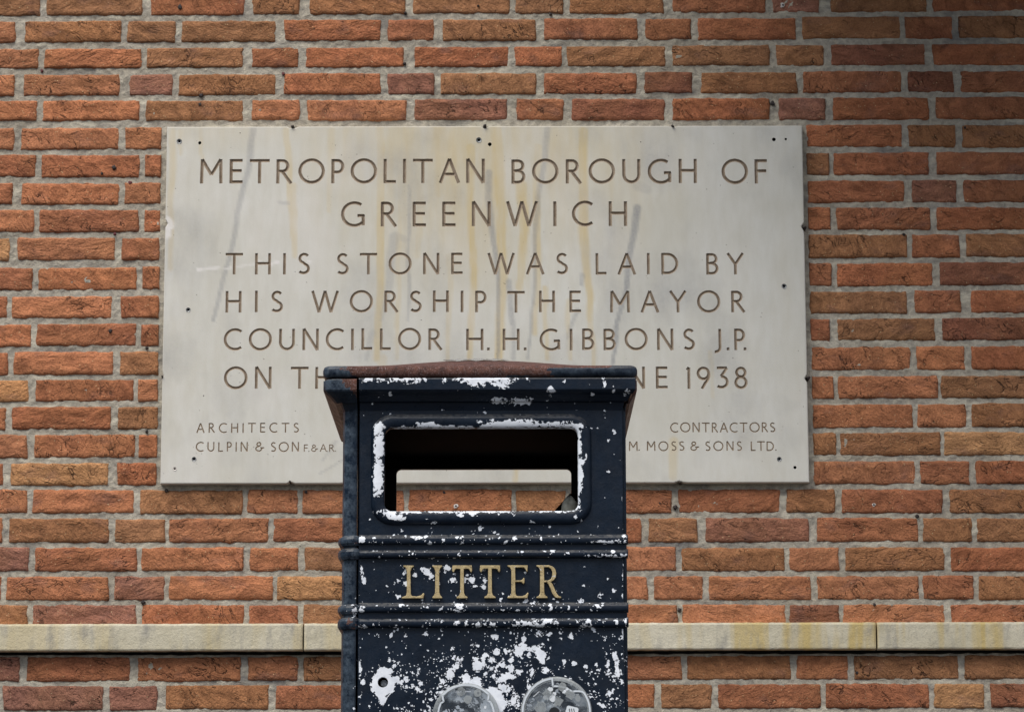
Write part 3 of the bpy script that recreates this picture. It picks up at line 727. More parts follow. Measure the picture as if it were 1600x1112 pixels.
for pts, w0, w1, k in (
  ([(399,200),(392,240),(384,290),(372,340),(362,400),(350,440),(335,500)],5.5,3.5,.50), ([(856,200),(852,250),(846,300),(840,360),(838,400),(836,440),(833,500),(828,560)],5.5,2.5,.50),
  ([(765,270),(769,330),(776,385),(779,440),(781,500),(782,560)],6,2.5,.62), ([(641,290),(643,330),(641,400),(640,500)],3.5,2.5,.45), ([(999,325),(992,370),(982,430),(973,480),(962,540),(958,570)],6.5,3,.75),
  ([(795,440),(800,480),(803,505)],5,5,.55), ([(804,505),(806,560)],4,4,.45), ([(620,370),(610,440),(598,500)],9,4,.35), ([(906,485),(896,510),(888,530)],4,3,.45), ([(912,430),(910,445)],5,3,.45),
  ([(528,690),(505,720)],3,2,.35), ([(584,520),(574,560)],7,5,.4), ([(626,370),(641,375)],6,6,.25), ([(440,316),(454,318)],3,3,.35), ([(1000,290),(1015,296)],10,8,.25), ([(570,700),(500,740)],2,2,.3)):
    scf = np.maximum(scf, streak(pts, w0, w1, xs_, z)*k)
scf = np.maximum(scf, np.clip(fbm(x*9, z*7, 33, 5)-.55, 0, 1)*1.2); scf = np.maximum(scf, np.clip(1-np.minimum(np.minimum(x-pl, pr-x), np.minimum(z-pb, pt-z))/.007, 0, 1)*.35*fbm(x*60, z*60, 3, 3))
pale = np.zeros_like(x)
for pts, w0, w1, k in (([(262,346),(266,352)],9,9,.9), ([(262,360),(262,366)],9,9,.8), ([(312,421),(345,418)],3,2,.8), ([(352,420),(402,412)],2,2,.5), ([(425,412),(437,409)],3,3,.9), ([(402,414),(408,408)],3,3,.6), ([(484,408),(487,409)],3,3,.9)):
    pale = np.maximum(pale, streak(pts, w0, w1, x, z)*k*(.5+fbm(x*200, z*200, 2, 2)))
pale = np.maximum(pale, np.clip(fbm(x*9+3, z*6, 71, 4)-.5, 0, 1)*1.6*np.clip(.8-xx*.5, 0, 1))
pale = np.clip(pale, 0, 1)
V = [(a, YP, b_) for a, b_ in ov]
A = {'ochre': list(och), 'scuff': list(scf), 'pale': list(pale)}
# find ring vertices of the front outline in CDT output, then bevel and run the sides back
io = {}
for i, os_ in enumerate(r[3]):
    for q in os_:
        if q < nI: io[q] = i
ringv = [io[q] for q in range(nI)]
def outset(p, e, y):
    x_, z_ = p
    return (x_ + (e if x_ > pr-E-.0006 or (x_ > pr-.02 and x_ > cxp) else (-e if x_ < pl+.02 else 0)), y, z_ + (e if z_ > pt-.02 else (-e if z_ < pb+.02 else 0)))
k1 = len(V)
for p in inner:
    t = outset(p, E*.75, YP+E*.4); V.append(t)
k2 = len(V)
for p in inner: V.append(outset(p, E, YP+E*1.4))
k3 = len(V)
for p in inner: V.append(outset(p, E, .03))
for kk in range(3*nI):
    for nm in A: A[nm].append(float(.05))
for q in range(nI):
    q2 = (q+1) % nI
    fs.append((ringv[q], ringv[q2], k1+q2, k1+q)); fs.append((k1+q, k1+q2, k2+q2, k2+q)); fs.append((k2+q, k2+q2, k3+q2, k3+q))
me = mesh('tablet', V, fs, M_plaque, False, A); recalc(me)
if me.polygons[0].normal.y > 0: me.flip_normals()
obj('tablet', me, plaque)
for hx, hy, r_ in ((459,198,3.6),(760,197,4),(1053,197.5,3.6),(1258.5,355.5,4),(1265,590,4),(255.5,588,2.6),(1065,753.5,3.6),(455,752,2.6)):
    x0, z0 = P(hx, hy, YP); V = []; n = 7; r_ *= .78
    for q, y in ((1, 0), (.8, YP-.003), (.3, YP-.006)): V += [(x0+q*r_/715*random.uniform(.5, 1.5)*cos(2*pi*a/n), y, z0+q*r_/715*random.uniform(.5, 1.3)*sin(2*pi*a/n)) for a in range(n)]
    Fc = [(q*n+a, q*n+(a+1) % n, (q+1)*n+(a+1) % n, (q+1)*n+a) for q in range(2) for a in range(n)] + [tuple(2*n+a for a in range(n))]
    me = mesh('iron_cramp', V, Fc, M_iron); recalc(me); obj('iron_cramp', me, plaque)

# ------------------------------------------------------------------ litter bin
YD = -2.05; OV = .028; YB = YD+.43
bin_ = bpy.data.objects.new('litter_bin', None); bin_.location = (0, 0, 0); COL.objects.link(bin_)
tag(bin_, 'square navy cast-iron litter bin with flaking paint, rusty lid and gold lettering', 'litter bin')
def D(px_, py_, Y=YD): return P(px_, py_, Y)
s_ = .963e-3                                      # metres per photo px at the door plane
xl, xr = D(562.5, 850)[0], D(976, 850)[0]         # door edges
bl_, br_ = D(535.5, 850)[0], D(981.5, 850)[0]     # body edges
zc1 = D(760, 640)[1]                              # foot of the cornice
zr1 = D(760, 590, YD-OV)[1]; zr0 = D(760, 611, YD-OV)[1]
zbase = .05
lf = D(506.5, 600, YD-OV)[0]; rf = D(997.5, 600, YD-OV)[0]

# chips: positions measured on the door (photo px): centre, half sizes
CH = [(600,1068,19,20),(598,1085,8,14),(603,1048,12,6),(618,1040,3,3),(622,1062,5,6),(640,1072,8,2),(637,1062,5,5),(609,1030,3,2.5),(569,1066,4,4),(564,1045,3,10),(655,1045,2,3),(660,1078,3,2.5),
 (706,1052,7,9),(714,1040,5,5),(730,1060,8,8),(745,1066,12,8),(748,1040,8,9),(768,1044,7,4),(756,1032,4,7),(712,1028,5,3.5),(747,1008,3,3),(709,1012,2.5,2.5),(745,1028,4,4),(760,1022,4,3),(770,1030,6,4),(777,1018,6,5),
 (812,1016,7,8),(819,1010,5,5),(836,1012,13,4),(846,1022,8,9),(849,1032,4,4),(775,994,5,4),(808,992,2.5,4),(820,998,4,4),(845,991,5,3.5),(847,988,7,2),(895,993,3.5,4),(947,996,3,3.5),(800,1031,5,5),(787,1038,6,5),(795,1056,12,6),(785,1062,9,6),
 (800,1044,5,9),(812,1050,6,4),(833,1050,5,8),(855,1046,7,5),(883,1033,3,2.5),(899,1036,4,3),(918,1041,3,3.5),(934,1038,2,3),(963,1024,4,6),(966,1035,4,6),(968,1050,4,9),(951,1038,4,4),(962,1060,3,4),(953,1053,4,3),(975,1030,2,4),
 (770,1085,16,12),(790,1075,9,6),(775,1100,20,14),(765,1115,12,12),(705,1078,6,5),(716,1080,5,2),(690,1082,5,3),(786,1100,8,8),(805,1092,5,9),(830,1072,5,5),(960,1078,3,3),(953,1083,4,6),(962,1082,3,3),(940,1098,4,2),(945,1103,3,3),(950,1111,4,2),(924,1089,2.5,2),
 (666,888,6,3.5),(667,895,5,5),(676,899,4,4),(650,898,3,3),(702,886,4.5,4),(697,893,2,2),(709,906,6,5),(740,905,5,5),(742,915,4,1.5),(756,890,3.5,4),(760,905,2.5,3.5),(757,917,4,4),(636,912,2.5,5),(566,888,2.5,4),(568,897,3,6),(571,907,3,5),(908,883,2,3),(961,922,3,3),(976,930,1.5,20),
 (951,735,2.2,2.2),(961,675,4,3.5),(932,668,6,1.2),(760,644,3,2),(953,687,2,2),(976,760,1,3),(976,778,1.5,5),(975,990,1.5,5)]
FCH = [(593,668,7,10),(594,696,7.5,17),(593,746,7.5,27),(600,664,4,4),(632,667,4,3),(667,663,12,3.5),(640,668,16,1.8),(700,667,40,2.4),(800,662,44,6.5),(770,664,20,5),(870,662,22,5),(895,664,18,4),(905,675,4,9),(906,700,3.6,20),(908,735,4.5,22),(906,765,4,16),(903,790,4,7),
 (612,806,10,5),(625,808,9,5),(690,799,90,2.0),(720,805,6,4),(740,805,4,3),(669,810,3,2),(803,803,3,2.5),(860,797,26,1.8),(893,797,12,2.4),(916,712,2.6,6),(912,823-10,3,2.5),(613,800,14,4)]
RCH = [(760,596,44,7),(745,601,14,6),(790,601,12,7),(800,596,12,4),(585,596,18,3.2),(575,594,8,2),(640,594,22,2.6),(697,596,5,4),(826,592,3,3),(883,594,2.6,2.6),(945,597,3,8),(862,610,7,4.5),(960,610,3,3),(981,612,5,3),(968,598,2,2),(620,600,2,1.5),(850,598,6,1)]
CCH = [(612,616,3,4),(795,622,26,4),(815,625,16,4),(600,631,5,1.2),(900,620,4,1.5),(928,616,3,3),(655,620,2,2),(693,636,2,2),(860,622,6,1.4),(876,634,3,1.2),(903,635,2,1.2)]
BCH = [(567,843,5,5.5),(585,840,5,3),(655,839,10,2),(720,839,5,2.4),(622,845,3,2),(807,841,5,4.5),(848,841,2,3),(965,845,13,2.2),(977,837,4,2.5),(940,846,7,1.2),(628,869,3,2),(752,862,3,1.6),(813,862,5,1.6),(888,864,3,2.5),(955,867,21,1.8),
       (568,951,5,3.5),(630,945,4,3),(717,947,4,4.5),(722,953,3,3.5),(862,948,4,5),(780,948,2,2),(568,978,5,2.5),(620,978,3,2),(720,973,9,3),(749,975,5,4.5),(773,973,5,3.5),(826,973,16,3.5),(845,976,7,3),(857,969,9,3),(870,973,5,2),(905,970,4,2.5),(920,969,4,2.5),(964,972,4,4),(979,970,2,6),(917,977,5,1.5)]
WEB = []
def chipf(x, z, lst, Y):
    """signed size in mm of the nearest flaked spot"""
    best = np.full(x.shape, -8.0)
    for (a, b_, ra, rb) in lst:
        cx_, cz_ = D(a, b_, Y); rx_, rz_ = ra*s_, rb*s_
        ex_ = 5 if lst is not CH and max(ra, rb) > 7 else 2.0
        q = (np.abs((x-cx_)/rx_)**ex_+np.abs((z-cz_)/rz_)**ex_)**(1/ex_)
        f = (1.0-q)*min(rx_, rz_)*1000+.5; best = np.maximum(best, np.where(f < 0, f*2.6, f))
    return np.clip(best, -8, 8)
def densf(x, z):
    d = np.zeros(x.shape)
    for (a, b_, ra, rb, k) in ((790,1045,85,42,.15),(770,1095,60,50,.34),(965,1050,16,55,.12),(620,1070,50,45,.12),(930,1090,45,40,.12),(700,1070,60,50,.14),(760,985,200,18,.06),(800,960,200,26,.07),(700,905,90,28,.03),(780,850,220,22,.045),(770,1150,200,80,.22)):
        cx_, cz_ = D(a, b_); q = ((x-cx_)/(ra*s_))**2+((z-cz_)/(rb*s_))**2
        d = np.maximum(d, k*np.exp(-q))
    return d+.003
def paint(me, lst, Y, dens=1.0, rust=None, worn_sheen=None):
    n = len(me.vertices); co = np.empty(n*3); me.vertices.foreach_get('co', co); co = co.reshape(-1, 3)
    for nm, a in (('chip', chipf(co[:, 0], co[:, 2], lst, Y) if lst else np.full(n, -8.)), ('dens', densf(co[:, 0], co[:, 2])*dens), ('rust', rust(co) if rust else np.zeros(n)), ('worn_sheen', worn_sheen(co) if worn_sheen else np.full(n, .03))):
        at = me.attributes.new(nm, 'FLOAT', 'POINT'); at.data.foreach_set('value', a.astype(np.float32))

def rrect(x0, x1, z0, z1, r, n=8, st=.004):
    """rounded rectangle, counter-clockwise, with points every few millimetres"""
    pts = []
    for (cx_, cz_, a0) in ((x1-r, z0+r, -90), (x1-r, z1-r, 0), (x0+r, z1-r, 90), (x0+r, z0+r, 180)):
        pts += [(cx_+r*cos(radians(a0+90*i/n)), cz_+r*sin(radians(a0+90*i/n))) for i in range(n+1)]
    out = []
    for i, p in enumerate(pts):
        q = pts[(i+1) % len(pts)]; L = hypot(q[0]-p[0], q[1]-p[1]); k = max(1, int(L/st))
        out += [(p[0]+(q[0]-p[0])*t/k, p[1]+(q[1]-p[1])*t/k) for t in range(k)]
    return out
# door panel
ox0, oz1 = D(603, 668); ox1, oz0 = D(905.5, 798.5)
hx, hz = D(600, 1065)
dz1 = zc1+.004; dz0 = zbase+.02
op = rrect(ox0-.004, ox1+.004, oz0-.004, oz1+.004, .016)
hole = [(hx+.0078*cos(2*pi*a/20), hz+.0078*sin(2*pi*a/20)) for a in range(20)]
outl = [(xl, dz0), (xr, dz0), (xr, dz1), (xl, dz1)]
gxx = np.arange(xl+.0015, xr-.001, .003); gzz = np.concatenate([np.arange(D(700, 1180)[1], dz1-.001, .003)])
GX, GZ = np.meshgrid(gxx, gzz, indexing='ij')
vv = [Vector(p) for p in outl+op+hole] + [Vector((float(a), float(b_))) for a, b_ in zip(GX.ravel(), GZ.ravel())]
no = len(op)
r = delaunay_2d_cdt(vv, [], [(0, 1, 2, 3), tuple(range(4, 4+no)), tuple(range(4+no, 24+no))], 0, 1e-6)
ov = [(v[0], v[1]) for v in r[0]]
fs = [f for f, g_ in zip(r[2], r[5]) if g_ == [0] or (g_ and all(q == 0 for q in g_))]
V = [(a, YD + (.0008*(float(fbm(np.array([a*20]), np.array([b_*20]), 3, 2)[0])-.5)), b_) for a, b_ in ov]
me = mesh('door_panel', V, fs, M_paint)
bm = bmesh.new(); bm.from_mesh(me); bmesh.ops.recalc_face_normals(bm, faces=bm.faces)
be = [e for e in bm.edges if e.is_boundary]
ex = bmesh.ops.extrude_edge_only(bm, edges=be)['geom']
for v in ex:
    if isinstance(v, bmesh.types.BMVert): v.co.y = YD+.012
bmesh.ops.recalc_face_normals(bm, faces=bm.faces); bm.to_mesh(me); bm.free()
ff = max(me.polygons, key=lambda p: p.area)
if [p for p in me.polygons if abs(p.normal.y) > .9][0].normal.y > 0: me.flip_normals()
paint(me, CH, YD); door = obj('door', me, bin_)

def loft(name, loops, mat, closed=True, parent=None, caps=False, smooth=False):
    n = len(loops[0]); V = [p for l in loops for p in l]; Fc = []
    for k in range(len(loops)-1):
        for a in range(n if closed else n-1):
            b_ = (a+1) % n; Fc.append((k*n+a, k*n+b_, (k+1)*n+b_, (k+1)*n+a))
    if caps: Fc.append(tuple(range(n))); Fc.append(tuple((len(loops)-1)*n+a for a in reversed(range(n))))
    me = mesh(name, V, Fc, mat, smooth); recalc(me); return me
def prep(me):
    """normals outwards for open shells seen from the front"""
    s0 = sum(p.normal.y*p.area for p in me.polygons)
    if s0 > 0: me.flip_normals()
    return me
# raised frame round the opening
prof = [(.0205, .001), (.0190, -.0030), (.0160, -.0062), (.0120, -.0076), (.006, -.0070), (.0015, -.0058), (0, -.0045), (-.0004, .004), (0, .014)]
loops = []
def ring_at(o_, Y):
    return [(p[0], Y, p[1]) for p in rrect_n(ox0-o_, ox1+o_, oz0-o_, oz1+o_, .012+o_)]
def rrect_n(x0, x1, z0, z1, r):
    pts = []; n = 8
    for si, (cx_, cz_, a0) in enumerate(((x1-r, z0+r, -90), (x1-r, z1-r, 0), (x0+r, z1-r, 90), (x0+r, z0+r, 180))):
        pts += [(cx_+r*cos(radians(a0+90*i/n)), cz_+r*sin(radians(a0+90*i/n))) for i in range(n+1)]
    out = []; segs = {8: 40, 17: 90, 26: 40, 35: 90}
    for i, p in enumerate(pts):
        q = pts[(i+1) % len(pts)]; k = segs.get(i, 1)
        out += [(p[0]+(q[0]-p[0])*t/k, p[1]+(q[1]-p[1])*t/k) for t in range(k)]
    return out
me = loft('opening_frame', [ring_at(o_, YD+y) for o_, y in prof], M_paint, smooth=True); prep(me)
paint(me, FCH, YD-.006, .5); obj('opening_frame', me, door)
# double bead mouldings on the door
def bead_loops(x0, x1, zt_, zb_, out, Y=YD, st=.004, endy=None):
    n = int((x1-x0)/st)+1; xs = np.linspace(x0, x1, n)
    pr_ = [(.0, zt_+.0022), (out*.45, zt_+.0002), (out*.85, zt_-.0016), (out, zt_-.004), (out, zb_+.003), (out*.86, zb_+.0008), (out*.4, zb_-.0004), (0, zb_-.001)]
    return [[(x, Y-o_+(.0015 if 0 else 0), z_) for x in xs] for o_, z_ in pr_]
bx0, bx1 = xl+.0005, D(983, 850, YD-.006)[0]
for (ya, yb) in ((836.5, 849.5), (859, 870.5), (942.5, 955.5), (966, 978.5)):
    zt_, zb_ = D(760, ya, YD-.007)[1], D(760, yb, YD-.007)[1]
    me = loft('bead', bead_loops(bx0, bx1, zt_, zb_, .0078), M_paint, closed=False, smooth=True)
    bm = bmesh.new(); bm.from_mesh(me)
    for xe in (bx0, bx1):
        vs = [v for v in bm.verts if abs(v.co.x-xe) < 1e-5]; vs.sort(key=lambda v: -v.co.z); bm.faces.new(vs)
    bmesh.ops.recalc_face_normals(bm, faces=bm.faces); bm.to_mesh(me); bm.free()
    prep(me); paint(me, BCH, YD-.007, 1.25); obj('moulding', me, door)
# web between each pair of beads stands a little proud
for (ya, yb) in ((849, 860), (955, 967)):
    box('moulding_web', xl+.001, xr+.003, YD-.003, YD+.001, D(760, yb, YD)[1], D(760, ya, YD)[1], M_paint, door)
# door cornice: rim and cove under the lid
xs = np.linspace(xl, D(995, 600, YD-OV)[0], 110)
pr_ = [(YD-OV+.010, zr1), (YD-OV+.0008, zr1), (YD-OV, zr1-.002), (YD-OV, zr0+.003), (YD-OV+.0025, zr0), (YD-OV+.010, zr0-.004), (YD-.010, zr0-.012), (YD-.004, zc1+.010), (YD-.0005, zc1-.001), (YD+.01, zc1-.001)]
loops = []
for y, z_ in pr_:
    t = (YD-y)/OV; t = max(0, min(1, t)); xe = xr + (xs[-1]-xr)*t
    loops.append([(xl + (xe-xl)*i/109, y, z_) for i in range(110)])
me = loft('cornice', loops, M_paint, closed=False, smooth=False)
prep(me); paint(me, RCH+CCH, YD-OV+.006, .6); obj('cornice', me, door)

# casing: left corner with its chamfer, sides, back with the through opening
def extr(name, plan, z0, z1, closed, nz=1, mat=M_paint):
    loops = [[(x, y, z0+(z1-z0)*i/nz) for x, y in plan] for i in range(nz+1)]
    return loft(name, loops, mat, closed=closed)
cl = xl-.0035                                     # shadow gap beside the door
left_plan = [(cl, YD+.03), (cl, YD+.0015), (cl-.002, YD+.0002), (bl_+.010, YD+.004), (bl_+.003, YD+.009), (bl_, YD+.018), (bl_, YB-.01), (bl_+.01, YB)]
right_plan = [(br_-.01, YB), (br_, YB-.01), (br_, YD+.0125), (br_-.003, YD+.0095), (br_-.012, YD+.0095)]
casing = bpy.data.objects.new('casing', None)
bm_parts = []
def dens_z(plan, z0, z1): return extr('casing', plan, z0, z1, False, 150)
def rust_corner(co):
    return np.clip(.18 + .25*(np.abs(co[:, 1]-(YD+.02)) < .02), 0, 1)*.8
me = dens_z(left_plan, zbase, zc1+.004); 
s0 = sum(p.normal.x*p.area for p in me.polygons)
if s0 > 0: me.flip_normals()
paint(me, [], YD, .25, lambda co: np.full(len(co), .12), lambda co: np.where(co[:, 0] < xl-.006, .95, .45)); o_l = obj('side_panel', me, bin_)
me = dens_z(right_plan, zbase, zc1+.004)
if sum(p.normal.x*p.area for p in me.polygons) < 0: me.flip_normals()
paint(me, [], YD, .3, lambda co: np.full(len(co), .1)); obj('side_panel', me, bin_)
# back panel with opening
bx = rrect(ox0+.002, ox1-.002, oz0, oz1, .008)
vv = [Vector(p) for p in [(bl_+.01, zbase), (br_-.01, zbase), (br_-.01, zc1+.004), (bl_+.01, zc1+.004)]+bx]
r = delaunay_2d_cdt(vv, [], [(0, 1, 2, 3), tuple(range(4, 4+len(bx)))], 0, 1e-6)
fs = [f for f, g_ in zip(r[2], r[5]) if g_ and all(q == 0 for q in g_)]
V = [(v[0], YB, v[1]) for v in r[0]]
me = mesh('back_panel', V, fs, M_paint)
bm = bmesh.new(); bm.from_mesh(me)
ex = bmesh.ops.extrude_face_region(bm, geom=bm.faces[:])['geom']
for v in ex:
    if isinstance(v, bmesh.types.BMVert): v.co.y = YB-.008
bmesh.ops.recalc_face_normals(bm, faces=bm.faces); bm.to_mesh(me); bm.free()
paint(me, [], YD, .3); obj('back_panel', me, bin_)
box('inner_shade_panel', bl_+.012, br_-.012, YB-.0125, YB-.0095, oz1+.001, zc1, M_dark, bin_)  # black panel added to darken the view inside the bin
box('base', bl_-.012, br_+.012, YD-.012, YB+.012, 0, zbase+.02, M_paint, bin_, .006)
# corner blocks of the mouldings wrap the casing
def sweep(name, path, prof_, cap=True):
    """path: plan points (x,y) outermost order; prof: (out, z)"""
    n = len(path); nr = []
    for i in range(n):
        a, b_ = path[max(i-1, 0)], path[min(i+1, n-1)]; dx, dy = b_[0]-a[0], b_[1]-a[1]; l = hypot(dx, dy); nr.append((dy/l, -dx/l))
    loops = [[(path[i][0]+nr[i][0]*o_, path[i][1]+nr[i][1]*o_, z_) for i in range(n)] for o_, z_ in prof_]
    return loft(name, loops, M_paint, closed=False, smooth=False)
path = [(bl_+.01, YB), (bl_, YB-.01), (bl_, YD+.3), (bl_, YD+.1), (bl_, YD+.018), (bl_+.003, YD+.009), (bl_+.010, YD+.004), (cl-.003, YD+.0004), (cl, YD+.001), (cl+.0001, YD+.02)]
for (ya, yb) in ((838, 852), (857.5, 873), (945, 958.5), (965.5, 982)):
    zt_, zb_ = D(548, ya, YD)[1], D(548, yb, YD)[1]
    o_ = .0058
    pf = [(0, zt_+.002), (o_*.7, zt_-.0005), (o_, zt_-.004), (o_*1.05, (zt_+zb_)/2), (o_, zb_+.004), (o_*.6, zb_), (0, zb_-.001)]
    pth = [(x, y) for x, y in path]
    me = sweep('corner_moulding', pth, pf)
    if sum(p.normal.x*p.area for p in me.polygons) > 0: me.flip_normals()
    paint(me, [], YD, .5, lambda co: np.clip(.42-abs(co[:, 0]-(xl-.012))*8, 0, .5), lambda co: np.full(len(co), .8)); obj('corner_moulding', me, o_l)
# casing cornice (left corner block, left side, back, right side)
A_ = [(cl, YD-OV), (lf+.012, YD-OV), (lf+.004, YD-OV+.003), (lf, YD-OV+.011), (lf, YD+.15), (lf, YB+OV-.01), (lf+.01, YB+OV), (0*lf+(lf+rf)/2, YB+OV), (rf-.01, YB+OV), (rf, YB+OV-.01), (rf, YD+.1), (rf, YD-OV+.012), (rf-.003, YD-OV+.004), (rf-.0035, YD-OV+.001)]
B_ = [(cl, YD+.001), (bl_+.010, YD+.003), (bl_+.003, YD+.009), (bl_, YD+.018), (bl_, YD+.15), (bl_, YB-.01), (bl_+.01, YB), ((bl_+br_)/2, YB), (br_-.01, YB), (br_, YB-.01), (br_, YD+.1), (br_, YD+.0125), (br_-.001, YD+.0105), (br_-.002, YD+.010)]
def dense(pts, k=10):
    out = []
    for a, b_ in zip(pts[:-1], pts[1:]): out += [(a[0]+(b_[0]-a[0])*t/k, a[1]+(b_[1]-a[1])*t/k) for t in range(k)]
    return out+[pts[-1]]
A_, B_ = dense(A_), dense(B_)
def lerp(t): return [((1-t)*a[0]+t*b_[0], (1-t)*a[1]+t*b_[1]) for a, b_ in zip(A_, B_)]
loops = []
for t, z_ in ((.12, zr1-.0005), (0, zr1-.003), (0, (zr1+zr0)/2), (0, zr0+.003), (.06, zr0), (.3, zr0-.005), (.62, zr0-.014), (.86, zc1+.010), (1, zc1-.001)):
    loops.append([(x, y, z_) for x, y in lerp(t)])
me = loft('cornice', loops, M_paint, closed=False)
c0 = Vector(((lf+rf)/2, (YD+YB)/2, zc1))
if sum((p.center-c0).dot(p.normal)*p.area for p in me.polygons) < 0: me.flip_normals()
def rust_c(co):
    r_ = np.where(co[:, 1] > YD+.02, .27, .12)
    r_ = np.maximum(r_, np.where((co[:, 0]+(co[:, 2]-zr0)*1.0+(fbm(co[:, 0]*80, co[:, 2]*80, 5, 3)-.5)*.02 > lf+.042) & (co[:, 1] < YD), .75, 0)); return r_
paint(me, [], YD, .4, rust_c, lambda co: np.where((co[:, 2] > zr0) & (co[:, 0] < 0), .9, .2)); obj('casing_cornice', me, bin_)

# lid
def lid_loop(ins, z_, sc=1.0):
    x0, x1, y0, y1 = lf+ins, rf-ins, YD-OV+ins, YB+OV-ins
    cx_, cy_ = (x0+x1)/2, (y0+y1)/2; pts = []
    for p in rrect_n2(x0, x1, y0, y1, max(.002, .013-ins)):
        pts.append((cx_+(p[0]-cx_)*sc, cy_+(p[1]-cy_)*sc, z_))
    return pts
def rrect_n2(x0, x1, z0, z1, r):
    pts = []; n = 6
    for (cx_, cz_, a0) in ((x1-r, z0+r, -90), (x1-r, z1-r, 0), (x0+r, z1-r, 90), (x0+r, z0+r, 180)):
        pts += [(cx_+r*cos(radians(a0+90*i/n)), cz_+r*sin(radians(a0+90*i/n))) for i in range(n+1)]
    out = []
    for i, p in enumerate(pts):
        q = pts[(i+1) % len(pts)]; k = 60 if i % 7 == 6 else 1
        out += [(p[0]+(q[0]-p[0])*t/k, p[1]+(q[1]-p[1])*t/k) for t in range(k)]
    return out
zt1 = D(760, 570.5, YD-OV)[1]; zt0 = D(760, 588.5, YD-OV)[1]
loops = [lid_loop(.02, zt0+.0005), lid_loop(.004, zt0+.0005), lid_loop(.001, zt0+.0015), lid_loop(-.0008, zt0+.006), lid_loop(-.0008, zt1-.006), lid_loop(.0008, zt1-.0018), lid_loop(.004, zt1)]
for sc in (.97, .94, .9, .85, .78, .7, .6, .5, .38, .25, .12, .02):
    L = lid_loop(.004, zt1, sc); cx_ = (lf+rf)/2; cy_ = (YD+YB)/2; L2 = []
    for x, y, z_ in L:
        u, v = (x-cx_)/((rf-lf)/2), (y-cy_)/((YB-YD)/2+OV); L2.append((x, y, z_+.040*max(0, 1-u*u*1.02)*max(0, 1-v*v*1.02)))
    loops.append(L2)
me = loft('lid', loops, M_paint, smooth=True)
c0 = Vector(((lf+rf)/2, (YD+YB)/2, zt0))
if sum((p.center-c0).dot(p.normal)*p.area for p in me.polygons) < 0: me.flip_normals()
xa = D(550, 580, YD-OV)[0]; xb = D(860, 580, YD-OV)[0]; xc = D(975, 580, YD-OV)[0]; zm = (zt1+zt0)/2
def rust_l(co):
    x_, z_ = co[:, 0], co[:, 2]; x_ = x_ + (fbm(x_*60, z_*90, 5, 4)-.5)*.05 + (z_-zm)*1.2; r_ = np.full(len(co), 1.25)
    low = np.clip((zm-.001-z_)/.004, 0, 1); r_ -= low*.75*np.clip((x_-D(690, 580)[0])/.02, 0, 1)*np.clip(.5+fbm(x_*25, z_*0, 4, 2), 0, 1.2)
    r_ = np.where(x_ > xb, r_ - np.clip((zt1-.0035-z_)/.002, 0, 1)*1.3, r_)
    r_ = np.where(x_ > xc, .1, r_)
    r_ = np.where((x_ < xa), .15 + .5*np.clip((x_-D(535, 580)[0])/.02, 0, 1), r_)
    return r_
paint(me, [], YD, .2, rust_l, lambda co: np.where(co[:, 0] < xa, .95, .5)); obj('lid', me, bin_)
# inner lip closing the top of the casing from inside
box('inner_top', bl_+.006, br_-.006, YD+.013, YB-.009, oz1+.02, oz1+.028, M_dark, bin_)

# lettering: raised serif capitals
def serif(c):
    """outline(s) of a bracketed serif capital, height 1"""
    st = .13
    def I(x, w_=.14, sr=.30):                       # stem with brackets top and bottom
        a, b_ = x-w_/2, x+w_/2; e0, e1 = x-sr/2, x+sr/2
        return [(e0, 0), (e1, 0), (e1, .05), (b_+.03, .10), (b_, .18), (b_-.004, .82), (b_+.03, .91), (e1, .96), (e1, 1), (e0, 1), (e0, .96), (a-.03, .91), (a+.004, .82), (a, .18), (a-.03, .10), (e0, .05)]
    if c == 'I': return [I(.15)], .30
    if c == 'L': return [[(0, 0), (.64, 0), (.665, .16), (.62, .17), (.56, .10), (.44, .07), (.30, .085), (.275, .16), (.265, .82), (.30, .92), (.36, .96), (.36, 1), (.04, 1), (.04, .965), (.11, .92), (.145, .82), (.145, .18), (.12, .09), (0, .05)]], .67
    if c == 'T': return [[(.12, 0), (.46, 0), (.46, .05), (.38, .10), (.355, .18), (.35, .88), (.46, .885), (.50, .86), (.53, .79), (.575, .78), (.60, .84), (.585, 1), (.0, 1), (-.02, .84), (.01, .78), (.055, .79), (.085, .86), (.12, .885), (.225, .88), (.225, .18), (.20, .10), (.12, .05)]], .58
    if c == 'E': return [[(0, 0), (.57, 0), (.60, .17), (.56, .18), (.50, .10), (.40, .075), (.27, .08), (.235, .14), (.23, .485), (.38, .49), (.43, .44), (.46, .42), (.49, .47), (.49, .60), (.455, .63), (.42, .57), (.37, .545), (.23, .545), (.23, .92), (.46, .92), (.51, .86), (.53, .79), (.575, .80), (.575, 1), (0, 1), (0, .96), (.07, .92), (.105, .84), (.105, .16), (.07, .08), (0, .05)]], .60
    if c == 'R':
        out = [(0, 0), (.34, 0), (.34, .05), (.27, .09), (.245, .17), (.24, .47), (.31, .47), (.36, .40), (.47, .13), (.55, .02), (.63, 0), (.74, 0), (.74, .05), (.66, .08), (.60, .16), (.49, .42), (.44, .49), (.53, .545), (.585, .63), (.60, .75), (.57, .88), (.49, .96), (.38, 1), (0, 1), (0, .96), (.07, .92), (.105, .84), (.105, .16), (.07, .08), (0, .05)]
        inn = [(.24, .54), (.24, .925), (.36, .925), (.43, .88), (.465, .80), (.465, .68), (.43, .59), (.35, .54)]
        return [out, inn], .74
YLt = YD-.0055
zl0 = D(700, 934.4, YLt)[1]; zl1 = D(700, 882.4, YLt)[1]; HL = zl1-zl0
